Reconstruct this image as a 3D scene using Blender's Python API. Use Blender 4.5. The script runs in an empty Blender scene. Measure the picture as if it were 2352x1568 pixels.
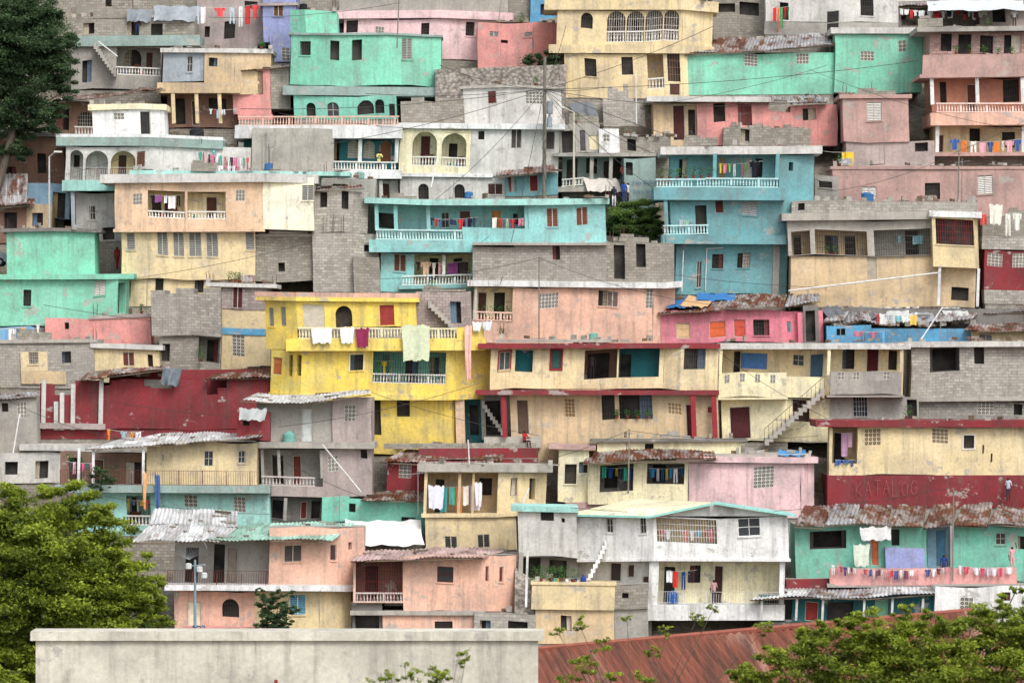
import bpy, math, random
import numpy as np
from mathutils import Vector
random.seed(7); rng=np.random.default_rng(7)
S=bpy.context.scene; COL=S.collection
K=9.448e-5
def D(v): return 300+(1500-v)*0.05
def X(u,d): return (u-1176)*K*d
def Z(v,d): return (784-v)*K*d
def P3(u,v,d): return (X(u,d),d,Z(v,d))
# ---------------------------------------------------------------- materials
def lin(c):
    o=[]
    for x in c:
        x=x/255.
        o.append(x/12.92 if x<=.04045 else ((x+.055)/1.055)**2.4)
    return (*o,1)
def desat(c,f=.10):
    l=.25*c[0]+.6*c[1]+.15*c[2]; return tuple(x*(1-f)+l*f for x in c[:3])+(1,)
C=dict(mint=(122,207,176),mint2=(112,196,172),turq=(136,203,201),tealb=(104,166,172),teald=(22,106,112),
 peach=(230,192,154),tan=(226,203,152),tan2=(212,184,140),cream=(240,228,182),pale=(247,239,206),yellow=(242,210,70),
 pink=(226,158,152),lpink=(232,192,194),salmon=(226,148,140),hpink=(228,122,142),red=(140,46,52),grey=(164,160,151),
 dgrey=(122,118,113),white=(226,226,224),owhite=(204,202,196),pbrown=(190,152,142),brown=(146,110,90),lav=(148,158,208),
 blue=(82,162,206),conc=(176,170,159),mintp=(156,216,206),pgrey=(176,160,155),obrown=(190,122,92),peach2=(230,180,154),
 sky=(138,178,204),fcream=(212,207,188),bluegrey=(166,178,188),seag=(144,168,161),blockw=(186,180,169))
MC={}
def newmat(n):
    m=bpy.data.materials.new(n); m.use_nodes=True; nt=m.node_tree
    b=nt.nodes['Principled BSDF']; b.inputs['Roughness'].default_value=.85
    b.inputs['Specular IOR Level'].default_value=.25
    return m,nt,b
def nd(nt,t,**k):
    n=nt.nodes.new(t)
    for a,v in k.items(): setattr(n,a,v)
    return n
def noise(nt,vec,scale,detail=4,rough=.55):
    n=nd(nt,'ShaderNodeTexNoise'); n.inputs['Scale'].default_value=scale; n.inputs['Detail'].default_value=detail
    n.inputs['Roughness'].default_value=rough; nt.links.new(vec,n.inputs['Vector']); return n.outputs[0]
def ramp(nt,fac,a,b,ca=(0,0,0,1),cb=(1,1,1,1)):
    r=nd(nt,'ShaderNodeValToRGB'); r.color_ramp.elements[0].position=a; r.color_ramp.elements[1].position=b
    r.color_ramp.elements[0].color=ca; r.color_ramp.elements[1].color=cb
    nt.links.new(fac,r.inputs[0]); return r.outputs[0]
def mix(nt,fac,a,b,mode='MIX'):
    m=nd(nt,'ShaderNodeMix',data_type='RGBA',blend_type=mode)
    for sock,val in ((m.inputs[0],fac),(m.inputs[6],a),(m.inputs[7],b)):
        if hasattr(val,'is_linked'): nt.links.new(val,sock)
        else: sock.default_value=val
    return m.outputs[2]
def mul(nt,a,k):
    m=nd(nt,'ShaderNodeMath',operation='MULTIPLY'); nt.links.new(a,m.inputs[0]); m.inputs[1].default_value=k; return m.outputs[0]
def mapping(nt,vec,sc,loc=(0,0,0)):
    m=nd(nt,'ShaderNodeMapping'); m.inputs['Scale'].default_value=sc; m.inputs['Location'].default_value=loc
    nt.links.new(vec,m.inputs[0]); return m.outputs[0]
def M(key):
    if key in MC: return MC[key]
    parts=key.split('.'); kind=parts[0]
    m,nt,b=newmat(key.replace('.','_')); L=nt.links.new
    geo=nd(nt,'ShaderNodeNewGeometry').outputs['Position']
    seed=sum(ord(c) for c in key)%97
    pos=mapping(nt,geo,(1,1,1),(seed,seed*.7,seed*.3))
    if kind in('p','blk'):      # painted plaster / cinder block
        c=desat(lin(C[parts[1]] if len(parts)>1 else (166,159,145)))
        lum=.3*c[0]+.6*c[1]+.1*c[2]
        dk=tuple(c[i]*.60+lum*.12 for i in range(3))+(1,)
        lt=tuple(min(.76,c[i]*.85+lum*.2) for i in range(3))+(1,)
        n1=noise(nt,pos,.42,6,.62); f1=ramp(nt,n1,.42,.66)
        n4=noise(nt,mapping(nt,pos,(1,1,1),(55,3,9)),.28,5,.6)
        st=noise(nt,mapping(nt,pos,(2.0,2.0,.15)),1,7,.68); f2=ramp(nt,st,.50,.76)
        st2=noise(nt,mapping(nt,pos,(6,6,.3),(5,5,5)),1,4,.6)
        fine=noise(nt,pos,5,5,.7)
        if kind=='blk':
            uv=nd(nt,'ShaderNodeTexCoord').outputs['UV']
            br=nd(nt,'ShaderNodeTexBrick'); L(uv,br.inputs['Vector'])
            br.inputs['Scale'].default_value=1; br.inputs['Brick Width'].default_value=.42; br.inputs['Row Height'].default_value=.21
            br.inputs['Mortar Size'].default_value=.02; br.inputs['Mortar Smooth'].default_value=.3
            br.inputs['Color1'].default_value=c; br.inputs['Color2'].default_value=tuple(x*.58 for x in c[:3])+(1,)
            br.inputs['Mortar'].default_value=tuple(min(1,x*.45) for x in c[:3])+(1,)
            base=br.outputs[0]
        else: base=c
        col=mix(nt,mul(nt,ramp(nt,n4,.5,.62),.6 if kind=='p' else .25),base,lt)
        col=mix(nt,f1,col,dk) if kind=='p' else mix(nt,mul(nt,f1,.6),col,dk)
        gcol=(.19,.175,.155,1) if lum>.25 else (.10,.08,.075,1)
        col=mix(nt,mul(nt,f2,.66),col,gcol)
        col=mix(nt,mul(nt,ramp(nt,st2,.62,.72),.35),col,gcol)
        n3=noise(nt,mapping(nt,pos,(.8,.8,1.1),(31,7,3)),.9,7,.65)
        col=mix(nt,mul(nt,ramp(nt,n3,.61,.635),.75),col,(.38,.355,.32,1))
        n5=noise(nt,mapping(nt,pos,(1,1,.6),(11,71,5)),1.7,6,.7)
        col=mix(nt,mul(nt,ramp(nt,n5,.58,.74),.55),col,(.14,.125,.11,1))
        f3=ramp(nt,fine,.3,.75,(.80,.80,.80,1),(1.10,1.10,1.10,1))
        col=mix(nt,1.0,col,f3,'MULTIPLY')
        L(col,b.inputs['Base Color'])
        bp=nd(nt,'ShaderNodeBump'); bp.inputs['Strength'].default_value=.5; bp.inputs['Distance'].default_value=.04
        L(fine,bp.inputs['Height']); L(bp.outputs[0],b.inputs['Normal'])
    elif kind=='s':
        if parts[1] in C: c=lin(C[parts[1]])
        else: c=lin(tuple(int(x) for x in parts[1].split(',')))
        fine=noise(nt,pos,3,5,.7)
        col=mix(nt,1.0,c,ramp(nt,fine,.3,.7,(.68,.68,.68,1),(1.0,1.0,1.0,1)),'MULTIPLY')
        L(col,b.inputs['Base Color'])
    elif kind=='dark':
        col=ramp(nt,noise(nt,pos,.9,3),.35,.7,(.018,.018,.018,1),(.075,.066,.058,1)); L(col,b.inputs['Base Color'])
    elif kind=='glass':
        b.inputs['Base Color'].default_value=(.045,.05,.055,1); b.inputs['Roughness'].default_value=.15
    elif kind=='iron':
        b.inputs['Base Color'].default_value=(.05,.045,.04,1); b.inputs['Roughness'].default_value=.6
    elif kind=='metal':
        base={'white':(.64,.66,.66,1),'rust':(.40,.37,.35,1),'green':(.36,.60,.50,1),'pink':(.56,.42,.40,1),'grey':(.42,.43,.44,1),'red':(.25,.085,.052,1)}[parts[1]]
        thr={'white':(.56,.74),'rust':(.42,.53),'green':(.62,.8),'pink':(.52,.7),'grey':(.5,.62),'red':(.44,.60)}[parts[1]]
        uv=nd(nt,'ShaderNodeTexCoord').outputs['UV']
        if parts[1]=='red':   # streaks follow the corrugations
            mp=nd(nt,'ShaderNodeMapping'); mp.inputs['Rotation'].default_value=(0,0,-.22); L(uv,mp.inputs[0]); sv=mp.outputs[0]
            n1=noise(nt,mapping(nt,sv,(2.2,.22,1)),1,7,.68); n2=noise(nt,mapping(nt,sv,(9,.35,1)),1,5,.65); n6=noise(nt,mapping(nt,sv,(1.6,.16,1),(9,9,9)),.8,6,.7)
        else:
            n1=noise(nt,mapping(nt,pos,(1.4,.4,1)),1,7,.68); n2=noise(nt,mapping(nt,pos,(7,.5,2)),1,4,.6)
        rc=(.175,.062,.030,1) if parts[1]!='red' else (.12,.052,.035,1)
        br=nd(nt,'ShaderNodeTexBrick'); L(uv,br.inputs['Vector']); br.inputs['Scale'].default_value=1
        br.inputs['Brick Width'].default_value=.95; br.inputs['Row Height'].default_value=2.2; br.inputs['Mortar Size'].default_value=.02
        br.inputs['Color1'].default_value=(1,1,1,1); br.inputs['Color2'].default_value=(.45,.42,.40,1); br.inputs['Mortar'].default_value=(.4,.38,.36,1)
        col=mix(nt,ramp(nt,n1,*thr),base,rc)
        if parts[1]=='red': col=mix(nt,mul(nt,ramp(nt,n6,.54,.66),.75),col,(.44,.27,.20,1))
        else: col=mix(nt,.8,col,br.outputs[0],'MULTIPLY')
        col=mix(nt,1.0,col,ramp(nt,n2,.3,.7,(.60,.58,.57,1),(1.15,1.15,1.15,1)),'MULTIPLY')
        L(col,b.inputs['Base Color']); b.inputs['Roughness'].default_value=.6
    elif kind=='ground':
        n1=noise(nt,pos,.5,8,.7); n2=noise(nt,pos,3,6,.7)
        col=ramp(nt,n1,.35,.65,(.10,.085,.06,1),(.34,.30,.25,1))
        col=mix(nt,ramp(nt,n2,.55,.7),col,(.07,.10,.03,1))
        L(col,b.inputs['Base Color'])
        bp=nd(nt,'ShaderNodeBump'); bp.inputs['Strength'].default_value=1; bp.inputs['Distance'].default_value=.3
        L(n2,bp.inputs['Height']); L(bp.outputs[0],b.inputs['Normal'])
    elif kind=='rock':
        vo=nd(nt,'ShaderNodeTexVoronoi'); vo.inputs['Scale'].default_value=3.6; L(mapping(nt,pos,(1,.4,1.3)),vo.inputs['Vector'])
        col=mix(nt,1.0,ramp(nt,vo.outputs['Distance'],.25,.75,(.40,.36,.31,1),(.16,.145,.13,1)),ramp(nt,noise(nt,pos,1.3,6,.7),.3,.7,(.5,.5,.5,1),(1.1,1.1,1.1,1)),'MULTIPLY')
        L(col,b.inputs['Base Color'])
    elif kind=='bark':
        col=ramp(nt,noise(nt,mapping(nt,pos,(6,6,1)),1,5),.3,.7,(.05,.04,.03,1),(.17,.14,.11,1)); L(col,b.inputs['Base Color'])
    elif kind=='leaf':
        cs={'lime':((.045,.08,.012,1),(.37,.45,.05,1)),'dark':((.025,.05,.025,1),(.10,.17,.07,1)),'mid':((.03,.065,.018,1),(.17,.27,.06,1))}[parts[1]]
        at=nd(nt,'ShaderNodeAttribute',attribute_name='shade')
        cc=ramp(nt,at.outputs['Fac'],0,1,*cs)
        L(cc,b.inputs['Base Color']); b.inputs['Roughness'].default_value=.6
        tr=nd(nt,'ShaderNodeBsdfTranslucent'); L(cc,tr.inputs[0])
        ms=nd(nt,'ShaderNodeMixShader'); ms.inputs[0].default_value=.4
        L(b.outputs[0],ms.inputs[1]); L(tr.outputs[0],ms.inputs[2])
        L(ms.outputs[0],nt.nodes['Material Output'].inputs[0])
    MC[key]=m; return m
# ---------------------------------------------------------------- mesh collector
class Seg:
    def __init__(s,A,B):
        s.A=A; s.B=B; dx=B[0]-A[0]; dy=B[1]-A[1]; s.L=math.hypot(dx,dy) or 1e-6
        s.t=(dx/s.L,dy/s.L); s.n=(s.t[1],-s.t[0])
    def pt(s,a,n,z): return (s.A[0]+a*s.t[0]+n*s.n[0], s.A[1]+a*s.t[1]+n*s.n[1], z)
    def su(s,u):
        k=K*(u-1176); den=s.t[0]-k*s.t[1]
        return (k*s.A[1]-s.A[0])/den if abs(den)>1e-6 else 0
class H:
    def __init__(s,name,vb=None,d=None,dd=0,found=True):
        s.name=name; s.d=(D(vb) if d is None else d)+dd; s.parts={}; s.low=None; s.found=found; s.top=None; s.clutter=found
    def z(s,v): return Z(v,s.d)
    def face(s,part,mat,pts):
        p=s.parts.setdefault(part,dict(v=[],f=[],m=[],uv=[]))
        n0=len(p['v']); p['v'].extend(pts); p['f'].append(tuple(range(n0,n0+len(pts)))); p['m'].append(mat)
        a=Vector(pts[0]); nrm=(Vector(pts[1])-a).cross(Vector(pts[2])-a)
        if nrm.length>1e-12: nrm.normalize()
        if abs(nrm.z)<.7 and not mat.startswith('metal.red'):
            t=Vector((-nrm.y,nrm.x,0)); t=t.normalized() if t.length>1e-6 else Vector((1,0,0))
            if t.x<0: t=-t
            p['uv'].extend([(q[0]*t.x+q[1]*t.y,q[2]) for q in pts])
        else: p['uv'].extend([(q[0],q[1]) for q in pts])
    def ob(s,part,mat,sg,s0,s1,n0,n1,z0,z1):
        p=[sg.pt(a,n,z) for z in(z0,z1) for a,n in((s0,n1),(s1,n1),(s1,n0),(s0,n0))]
        for f in((0,1,5,4),(1,2,6,5),(2,3,7,6),(3,0,4,7),(4,5,6,7),(3,2,1,0)): s.face(part,mat,[p[i] for i in f])
    def rod(s,part,mat,a,b,r,n=5,r2=None):
        a=Vector(a);b=Vector(b);r2=r if r2 is None else r2; dr=(b-a).normalized()
        x=dr.orthogonal().normalized(); y=dr.cross(x)
        A=[tuple(a+(x*math.cos(i*2*math.pi/n)+y*math.sin(i*2*math.pi/n))*r) for i in range(n)]
        Bq=[tuple(b+(x*math.cos(i*2*math.pi/n)+y*math.sin(i*2*math.pi/n))*r2) for i in range(n)]
        for i in range(n):
            j=(i+1)%n; s.face(part,mat,[A[i],A[j],Bq[j],Bq[i]])
        s.face(part,mat,Bq); s.face(part,mat,A[::-1])
    def lathe(s,part,mat,c,prof,n=8):
        R=[[(c[0]+r*math.cos(i*2*math.pi/n),c[1]+r*math.sin(i*2*math.pi/n),c[2]+h) for i in range(n)] for h,r in prof]
        for a,b in zip(R,R[1:]):
            for i in range(n):
                j=(i+1)%n; s.face(part,mat,[a[i],a[j],b[j],b[i]])
        s.face(part,mat,R[-1])
    def fp(s,pts):
        out=[]
        for p in pts:
            u,o=(p if isinstance(p,tuple) else (p,0)); out.append((X(u,s.d+o),s.d+o))
        return out
    def wall(s,sg,z0,z1,mat,holes,part='walls'):
        R=[]
        for h in holes:
            k,u0,v0,u1,v1=h[:5]; o=h[5] if len(h)>5 else {}
            a=max(0.02,sg.su(u0)); b=min(sg.L-.02,sg.su(u1)); zt=min(z1-.02,s.z(v0)); zb=max(z0+.02,s.z(v1))
            if b-a>.05 and zt-zb>.05: R.append((a,b,zb,zt,k,o))
        ss=sorted({0,sg.L,*[r[0] for r in R],*[r[1] for r in R]}); zz=sorted({z0,z1,*[r[2] for r in R],*[r[3] for r in R]})
        for a,b in zip(ss,ss[1:]):
            for c,d in zip(zz,zz[1:]):
                if b-a<1e-5 or d-c<1e-5: continue
                m=(a+b)/2; q=(c+d)/2
                if any(r[0]<m<r[1] and r[2]<q<r[3] for r in R): continue
                s.face(part,mat,[sg.pt(a,0,c),sg.pt(b,0,c),sg.pt(b,0,d),sg.pt(a,0,d)])
        for r in R: s.hole(sg,r,mat)
    def hole(s,sg,r,wm):
        a,b,zb,zt,k,o=r; w=b-a; h=zt-zb
        dep={'o':.5,'w':.14,'l':.14,'b':.45,'d':.12,'x':.22,'R':1.5,'c':.06}.get(k,.3); dep=o.get('dep',dep)
        wi='p.'+o['c'] if k=='R' and 'c' in o else wm
        F=lambda m,q: s.face('window_reveals',m,q)
        F(wi,[sg.pt(a,0,zb),sg.pt(a,-dep,zb),sg.pt(a,-dep,zt),sg.pt(a,0,zt)])
        F(wi,[sg.pt(b,0,zt),sg.pt(b,-dep,zt),sg.pt(b,-dep,zb),sg.pt(b,0,zb)])
        F(wi,[sg.pt(a,0,zt),sg.pt(a,-dep,zt),sg.pt(b,-dep,zt),sg.pt(b,0,zt)])
        F('p.grey' if k=='R' else wi,[sg.pt(a,0,zb),sg.pt(b,0,zb),sg.pt(b,-dep,zb),sg.pt(a,-dep,zb)])
        if k=='R':
            s2=Seg(sg.pt(a,-dep,0)[:2],sg.pt(b,-dep,0)[:2])
            s.wall(s2,zb,zt,wi,o.get('in',[]),'inner_walls')
            if w>1.6 and 'bal' in o:
                for q in range(random.randint(1,3)):
                    x=random.uniform(a+.3,b-.3); c=sg.pt(x,-dep*.6,zb+.002)
                    if random.random()<.5: s.lathe('balcony_bucket','s.'+random.choice(['60,110,170','200,60,50','230,230,225','60,140,100']),c,[(0,.14),(.35,.18)],10)
                    else:
                        ss_=Seg((c[0]-.22,c[1]),(c[0]+.22,c[1]))
                        for lx in(0,.40): s.ob('balcony_chair','s.120,80,60',ss_,lx,lx+.04,-.4,-.36,c[2],c[2]+.9); s.ob('balcony_chair','s.120,80,60',ss_,lx,lx+.04,-.04,0,c[2],c[2]+.45)
                        s.ob('balcony_chair','s.120,80,60',ss_,0,.44,-.358,.0,c[2]+.452,c[2]+.5); s.ob('balcony_chair','s.120,80,60',ss_,.042,.398,-.4,-.37,c[2]+.6,c[2]+.9)
        else:
            bm={'w':'glass','d':'s.'+o.get('c','110,70,55'),'l':'dark','c':'s.'+o.get('c','200,190,170')}.get(k,'dark')
            s.face('window_backs',bm,[sg.pt(a,-dep,zb),sg.pt(b,-dep,zb),sg.pt(b,-dep,zt),sg.pt(a,-dep,zt)])
            if k in('b','o') and w>.5 and h<2 and random.random()<.35:
                cw=w*random.uniform(.3,.6); x0=a+random.choice([0,w-cw]); cm='s.'+random.choice(['190,180,160','150,90,90','110,130,150','215,205,190','170,150,110'])
                n=6
                for i in range(n): s.face('curtains',cm,[sg.pt(x0+cw*i/n,-dep*.55-(i%2)*.05,zb+.02),sg.pt(x0+cw*(i+1)/n,-dep*.55-((i+1)%2)*.05,zb+.02),sg.pt(x0+cw*(i+1)/n,-dep*.55-((i+1)%2)*.05,zt-.03),sg.pt(x0+cw*i/n,-dep*.55-(i%2)*.05,zt-.03)])
        if o.get('arch'):
            rise=min(w/2,h*.6); mid=(a+b)/2; N=7
            arc=[(mid-math.cos(i/N*math.pi/2)*w/2, zt-rise+math.sin(i/N*math.pi/2)*rise) for i in range(N+1)]
            for sgn in(1,-1):
                q=[(mid+(x-mid)*sgn,z) for x,z in arc]; cx=a if sgn==1 else b
                for (x0,y0),(x1,y1) in zip(q,q[1:]):
                    s.face('walls',wm,[sg.pt(cx,0,zt),sg.pt(x0,0,y0),sg.pt(x1,0,y1)])
                    s.face('walls',wm,[sg.pt(x0,0,y0),sg.pt(x0,-.2,y0),sg.pt(x1,-.2,y1),sg.pt(x1,0,y1)])
        fr='s.'+o.get('f','190,186,176')
        if k in('w','l','d'):
            t=.045; q=-dep+.002; e=-dep+.07
            for x0,x1,y0,y1 in((a,a+t,zb,zt),(b-t,b,zb,zt),(a+t,b-t,zt-t,zt),(a+t,b-t,zb,zb+t)):
                s.ob('window_frames',fr,sg,x0,x1,q,e,y0,y1)
        if k=='w':
            m=(a+b)/2; s.ob('window_frames',fr,sg,m-.02,m+.02,-dep+.003,-dep+.05,zb+.045,zt-.045)
            y=(zb+zt)/2; s.ob('window_frames',fr,sg,a+.045,m-.02,-dep+.003,-dep+.045,y-.02,y+.02); s.ob('window_frames',fr,sg,m+.02,b-.045,-dep+.003,-dep+.045,y-.02,y+.02)
        if k=='l':
            n=max(3,int(h/.13)); lc='s.'+o.get('c','150,150,145')
            for i in range(n):
                y=zb+.05+(h-.1)*i/n
                s.face('louvres',lc,[sg.pt(a+.05,-.02,y),sg.pt(b-.05,-.02,y),sg.pt(b-.05,-.10,y+(h-.1)/n*.8),sg.pt(a+.05,-.10,y+(h-.1)/n*.8)])
            if w>.7: m=(a+b)/2; s.ob('window_frames',fr,sg,m-.03,m+.03,-.10,-.01,zb,zt)
        if k=='d':
            for i in range(2):
                y0=zb+.12+i*(h*.5); y1=y0+h*.5-.2
                s.ob('door_panels','s.'+o.get('c','110,70,55'),sg,a+.12,b-.12,-dep+.004,-dep+.03,y0,y1)
        if k=='b' or o.get('bars'):
            n=max(2,int(w/.17)); bm=o.get('bm','iron')
            for i in range(1,n): x=a+w*i/n; s.ob('window_bars',bm,sg,x-.013,x+.013,-.06,-.03,zb,zt)
            for j in range(1,4): y=zb+h*j/4; s.ob('window_bars',bm,sg,a,b,-.075,-.062,y-.013,y+.013)
        if k=='x':
            n=max(2,round(w/.26)); m_=max(2,round(h/.26)); bm='s.'+o.get('c','206,202,192'); t=.028
            for i in range(n+1): x=a+w*i/n; s.ob('breeze_blocks',bm,sg,max(a,x-t),min(b,x+t),-.13,-.01,zb,zt)
            for j in range(m_+1): y=zb+h*j/m_; s.ob('breeze_blocks',bm,sg,a,b,-.12,-.015,max(zb,y-t),min(zt,y+t))
            for i in range(n):
                for j in range(m_):
                    x=a+w*(i+.5)/n; y=zb+h*(j+.5)/m_; q=.36*w/n; e=.36*h/m_
                    for dx,dy in((1,1),(1,-1)):
                        s.face('breeze_blocks',bm,[sg.pt(x-q*dx-.015,-.04,y-e*dy),sg.pt(x-q*dx+.015,-.04,y-e*dy),sg.pt(x+q*dx+.015,-.04,y+e*dy),sg.pt(x+q*dx-.015,-.04,y+e*dy)])
        if k in('w','l','b') and h<2.1 and w>.35 and not o.get('arch') and random.random()<.7:
            s.ob('sills',wm,sg,a-.06,b+.06,.004,.07,zb-.09,zb-.002)
        if 'fc' in o:
            fc='s.'+o['fc']; t=.1
            for x0,x1,y0,y1 in((a-t,a,zb-t,zt+t),(b,b+t,zb-t,zt+t),(a,b,zt,zt+t),(a,b,zb-t,zb)):
                s.ob('window_surround',fc,sg,x0,x1,.003,.05,y0,y1)
        if 'bal' in o: s.balus(sg,a,b,zb,s.z(o['bal']),'s.'+o.get('bc','226,224,216'),-.12)
        if 'rail' in o: s.irail(sg,a,b,zb,s.z(o['rail']),-.08)
    def balus(s,sg,a,b,z0,z1,mat,n=0.):
        if b-a<.2: return
        s.ob('balustrade',mat,sg,a,b,n-.09,n+.09,z1-.10,z1); s.ob('balustrade',mat,sg,a,b,n-.08,n+.08,z0+.002,z0+.07)
        cnt=max(2,int((b-a)/.22)); h=z1-z0-.17
        for i in range(cnt):
            x=a+(b-a)*(i+.5)/cnt; c=sg.pt(x,n,z0+.07)
            if i%9==8: s.ob('balustrade',mat,sg,x-.08,x+.08,n-.075,n+.075,z0+.07,z1-.1); continue
            if random.random()<.02: continue
            s.lathe('balustrade',mat,c,[(0,.055),(h*.12,.035),(h*.3,.07),(h*.5,.05),(h*.8,.03),(h,.05)],6)
    def irail(s,sg,a,b,z0,z1,n=0,mat='s.110,60,52'):
        for y in(z0+.08,z1): s.ob('railing',mat,sg,a,b,n-.02,n+.02,y-.025,y)
        c=max(2,int((b-a)/.16))
        for i in range(c+1):
            q=a+(b-a)*i/c; t=.03 if i%10==0 else .011
            s.ob('railing',mat,sg,q-t,q+t,n-.012,n+.012,z0,z1-.025)
    def segs(s,pts):
        f=s.fp(pts); return [Seg(a,b) for a,b in zip(f,f[1:])]
    def settop(s,f,z,yb):
        if f[-1][0]-f[0][0]>1.5 and (s.top is None or z>s.top[2]-.05): s.top=(f[0][0],f[-1][0],z,min(p[1] for p in f),yb)
    def lv(s,pts,vt,vb,col,holes=(),dep=6):
        mat=('blk' if col=='blk' else ('blk.'+col[4:] if col.startswith('blk.') else 'p.'+col))
        f=s.fp(pts); z0,z1=s.z(vb),s.z(vt); us=[p[0] if isinstance(p,tuple) else p for p in pts]
        for i,(a,b) in enumerate(zip(f,f[1:])):
            hs=[h for h in holes if us[i]<=(h[1]+h[3])/2<us[i+1]]
            s.wall(Seg(a,b),z0,z1,mat,hs)
        yb=max(s.d+dep,max(p[1] for p in f)+.25); bl=(f[0][0],yb); br=(f[-1][0],yb)
        for a,b in((f[-1],br),(br,bl),(bl,f[0])):
            s.face('walls',mat,[(*a,z0),(*b,z0),(*b,z1),(*a,z1)])
        poly=[*f,br,bl]
        s.face('roof','p.grey',[(*p,z1) for p in poly]); s.face('walls',mat,[(*p,z0) for p in poly[::-1]])
        s.settop(f,z1,yb)
        if s.low is None or z0<s.low[1]: s.low=(f,z0,yb)
        return s
    def slab(s,pts,vt,vb,col='conc',ov=.2,dep=6.2,mat=None,part='roof_slab'):
        mat=mat or 'p.'+col; f=s.fp(pts); z0,z1=s.z(vb),s.z(vt)
        f=[(x,y-ov) for x,y in f]; f[0]=(f[0][0]-ov,f[0][1]); f[-1]=(f[-1][0]+ov,f[-1][1])
        poly=[*f,(f[-1][0],s.d+dep),(f[0][0],s.d+dep)]
        s.face(part,mat,[(*p,z1) for p in poly]); s.face(part,mat,[(*p,z0) for p in poly[::-1]])
        for a,b in zip(poly,poly[1:]+poly[:1]): s.face(part,mat,[(*a,z0),(*b,z0),(*b,z1),(*a,z1)])
        s.settop(f,z1,s.d+dep)
        return s
    def para(s,pts,vt,vb,col,th=.15,holes=()):
        mat=('blk' if col=='blk' else 'p.'+col)
        us=[p[0] if isinstance(p,tuple) else p for p in pts]
        for i,sg in enumerate(s.segs(pts)):
            s.wall(sg,s.z(vb),s.z(vt),mat,[h for h in holes if us[i]<=(h[1]+h[3])/2<us[i+1]],'parapet')
            s.ob('parapet',mat,sg,0,sg.L,-th-.25,-.25,s.z(vb),s.z(vt)); s.ob('parapet',mat,sg,-.002,sg.L+.002,-.26,.004,s.z(vt)+.001,s.z(vt)+.05)
        return s
    def bal(s,pts,vt,vb,c='226,224,216'):
        for sg in s.segs(pts): s.balus(sg,0,sg.L,s.z(vb),s.z(vt),'s.'+c,-.1)
        return s
    def rail(s,pts,vt,vb,c='110,60,52'):
        for sg in s.segs(pts): s.irail(sg,0,sg.L,s.z(vb),s.z(vt),-.1,'s.'+c)
        return s
    def col(s,u,vt,vb,off=0,w=.28,c='white',part='columns'):
        x=X(u,s.d+off); sg=Seg((x-w/2,s.d+off),(x+w/2,s.d+off)); s.ob(part,'p.'+c if c in C else c,sg,0,w,-w,0,s.z(vb),s.z(vt)); return s
    def sheet(s,fl,fr,br,bl,mat='white',pitch=.26,amp=.035):
        P=[Vector((X(u,s.d+o),s.d+o,Z(v,s.d+o))) for u,v,o in(fl,fr,br,bl)]
        n=max(4,int((P[1]-P[0]).length/pitch)*2)
        A=[];B=[]; per=8
        for i in range(n+1):
            t=i/n; e=amp*(1 if i%2 else -1)
            if i%per==0: jf=random.uniform(-.12,.25) if pitch>.2 and s.name!='rusty_roof_building' else 0; jz=random.uniform(-.03,.05)
            A.append(tuple(P[0].lerp(P[1],t)+Vector((0,-jf,e+jz)))); B.append(tuple(P[3].lerp(P[2],t)+Vector((0,jf,e+jz))))
        for i in range(n):
            s.face('roof_sheets','metal.'+mat,[A[i],A[i+1],B[i+1],B[i]])
        s.rod('roof_beams','s.120,105,90',tuple(P[0]-Vector((0,-.1,.08))),tuple(P[1]-Vector((0,-.1,.08))),.05,4)
        if (P[3]-P[0]).length>2 and s.name!='rusty_roof_building':
            for i in range(int((P[1]-P[0]).length/1.0)):
                a,b=random.random(),random.uniform(.1,.95); q=P[0].lerp(P[1],a).lerp(P[3].lerp(P[2],a),b)
                an=random.uniform(-.7,.7); sg=Seg((q.x,q.y),(q.x+math.cos(an),q.y+math.sin(an)))
                w=random.choice([.2,.3,.4,1.1]); s.ob('roof_weights',random.choice(['blk','s.95,80,66','s.130,122,110']),sg,0,w,-.16,0,q.z+.0,q.z+.14)
        return s
    def stairs(s,u0,v0,u1,v1,off,n=10,wd=1.0,c='p.grey'):
        x0,x1=X(u0,s.d+off),X(u1,s.d+off); z0,z1=s.z(v0),s.z(v1)
        sg=Seg((min(x0,x1),s.d+off),(max(x0,x1),s.d+off)); L=abs(x1-x0)
        for i in range(n):
            f=i/n; a=L*f if x1>x0 else L*(1-f)-L/n; z=z0+(z1-z0)*(i+1)/n
            s.ob('stairs',c,sg,a,a+L/n,-wd,0,z-(z1-z0)/n-.25,z)
        return s
    def rebar(s,u,vt,vb,off=0.3,n=4):
        for i in range(n):
            x=X(u,s.d)+random.uniform(-.18,.18); y=s.d+off+random.uniform(-.15,.15)
            s.rod('rebar','s.100,72,58',(x,y,s.z(vb)),(x+random.uniform(-.08,.08),y,s.z(vt)+random.uniform(-.2,.2)),.016,4)
        return s
    def junk(s,u0,u1,v,n=8,off=.6):
        for i in range(n):
            u=random.uniform(u0,u1); x=X(u,s.d); y=s.d+off+random.uniform(0,1.5); z=s.z(v)
            an=random.uniform(-.6,.6); sg=Seg((x,y),(x+math.cos(an),y+math.sin(an)))
            w=random.choice([.2,.4,.4,.6]); hh=random.choice([.2,.2,.4])
            s.ob('rooftop_blocks',random.choice(['blk','p.grey','s.120,100,80','p.conc']),sg,0,w,-.2,0,z,z+hh)
        return s
    def plants(s,u0,u1,v,off=-.2,n=4,size=.35):
        for i in range(n):
            u=u0+(u1-u0)*(i+.5)/n; s.plant(X(u,s.d+off),s.d+off,s.z(v),size)
        return s
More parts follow.
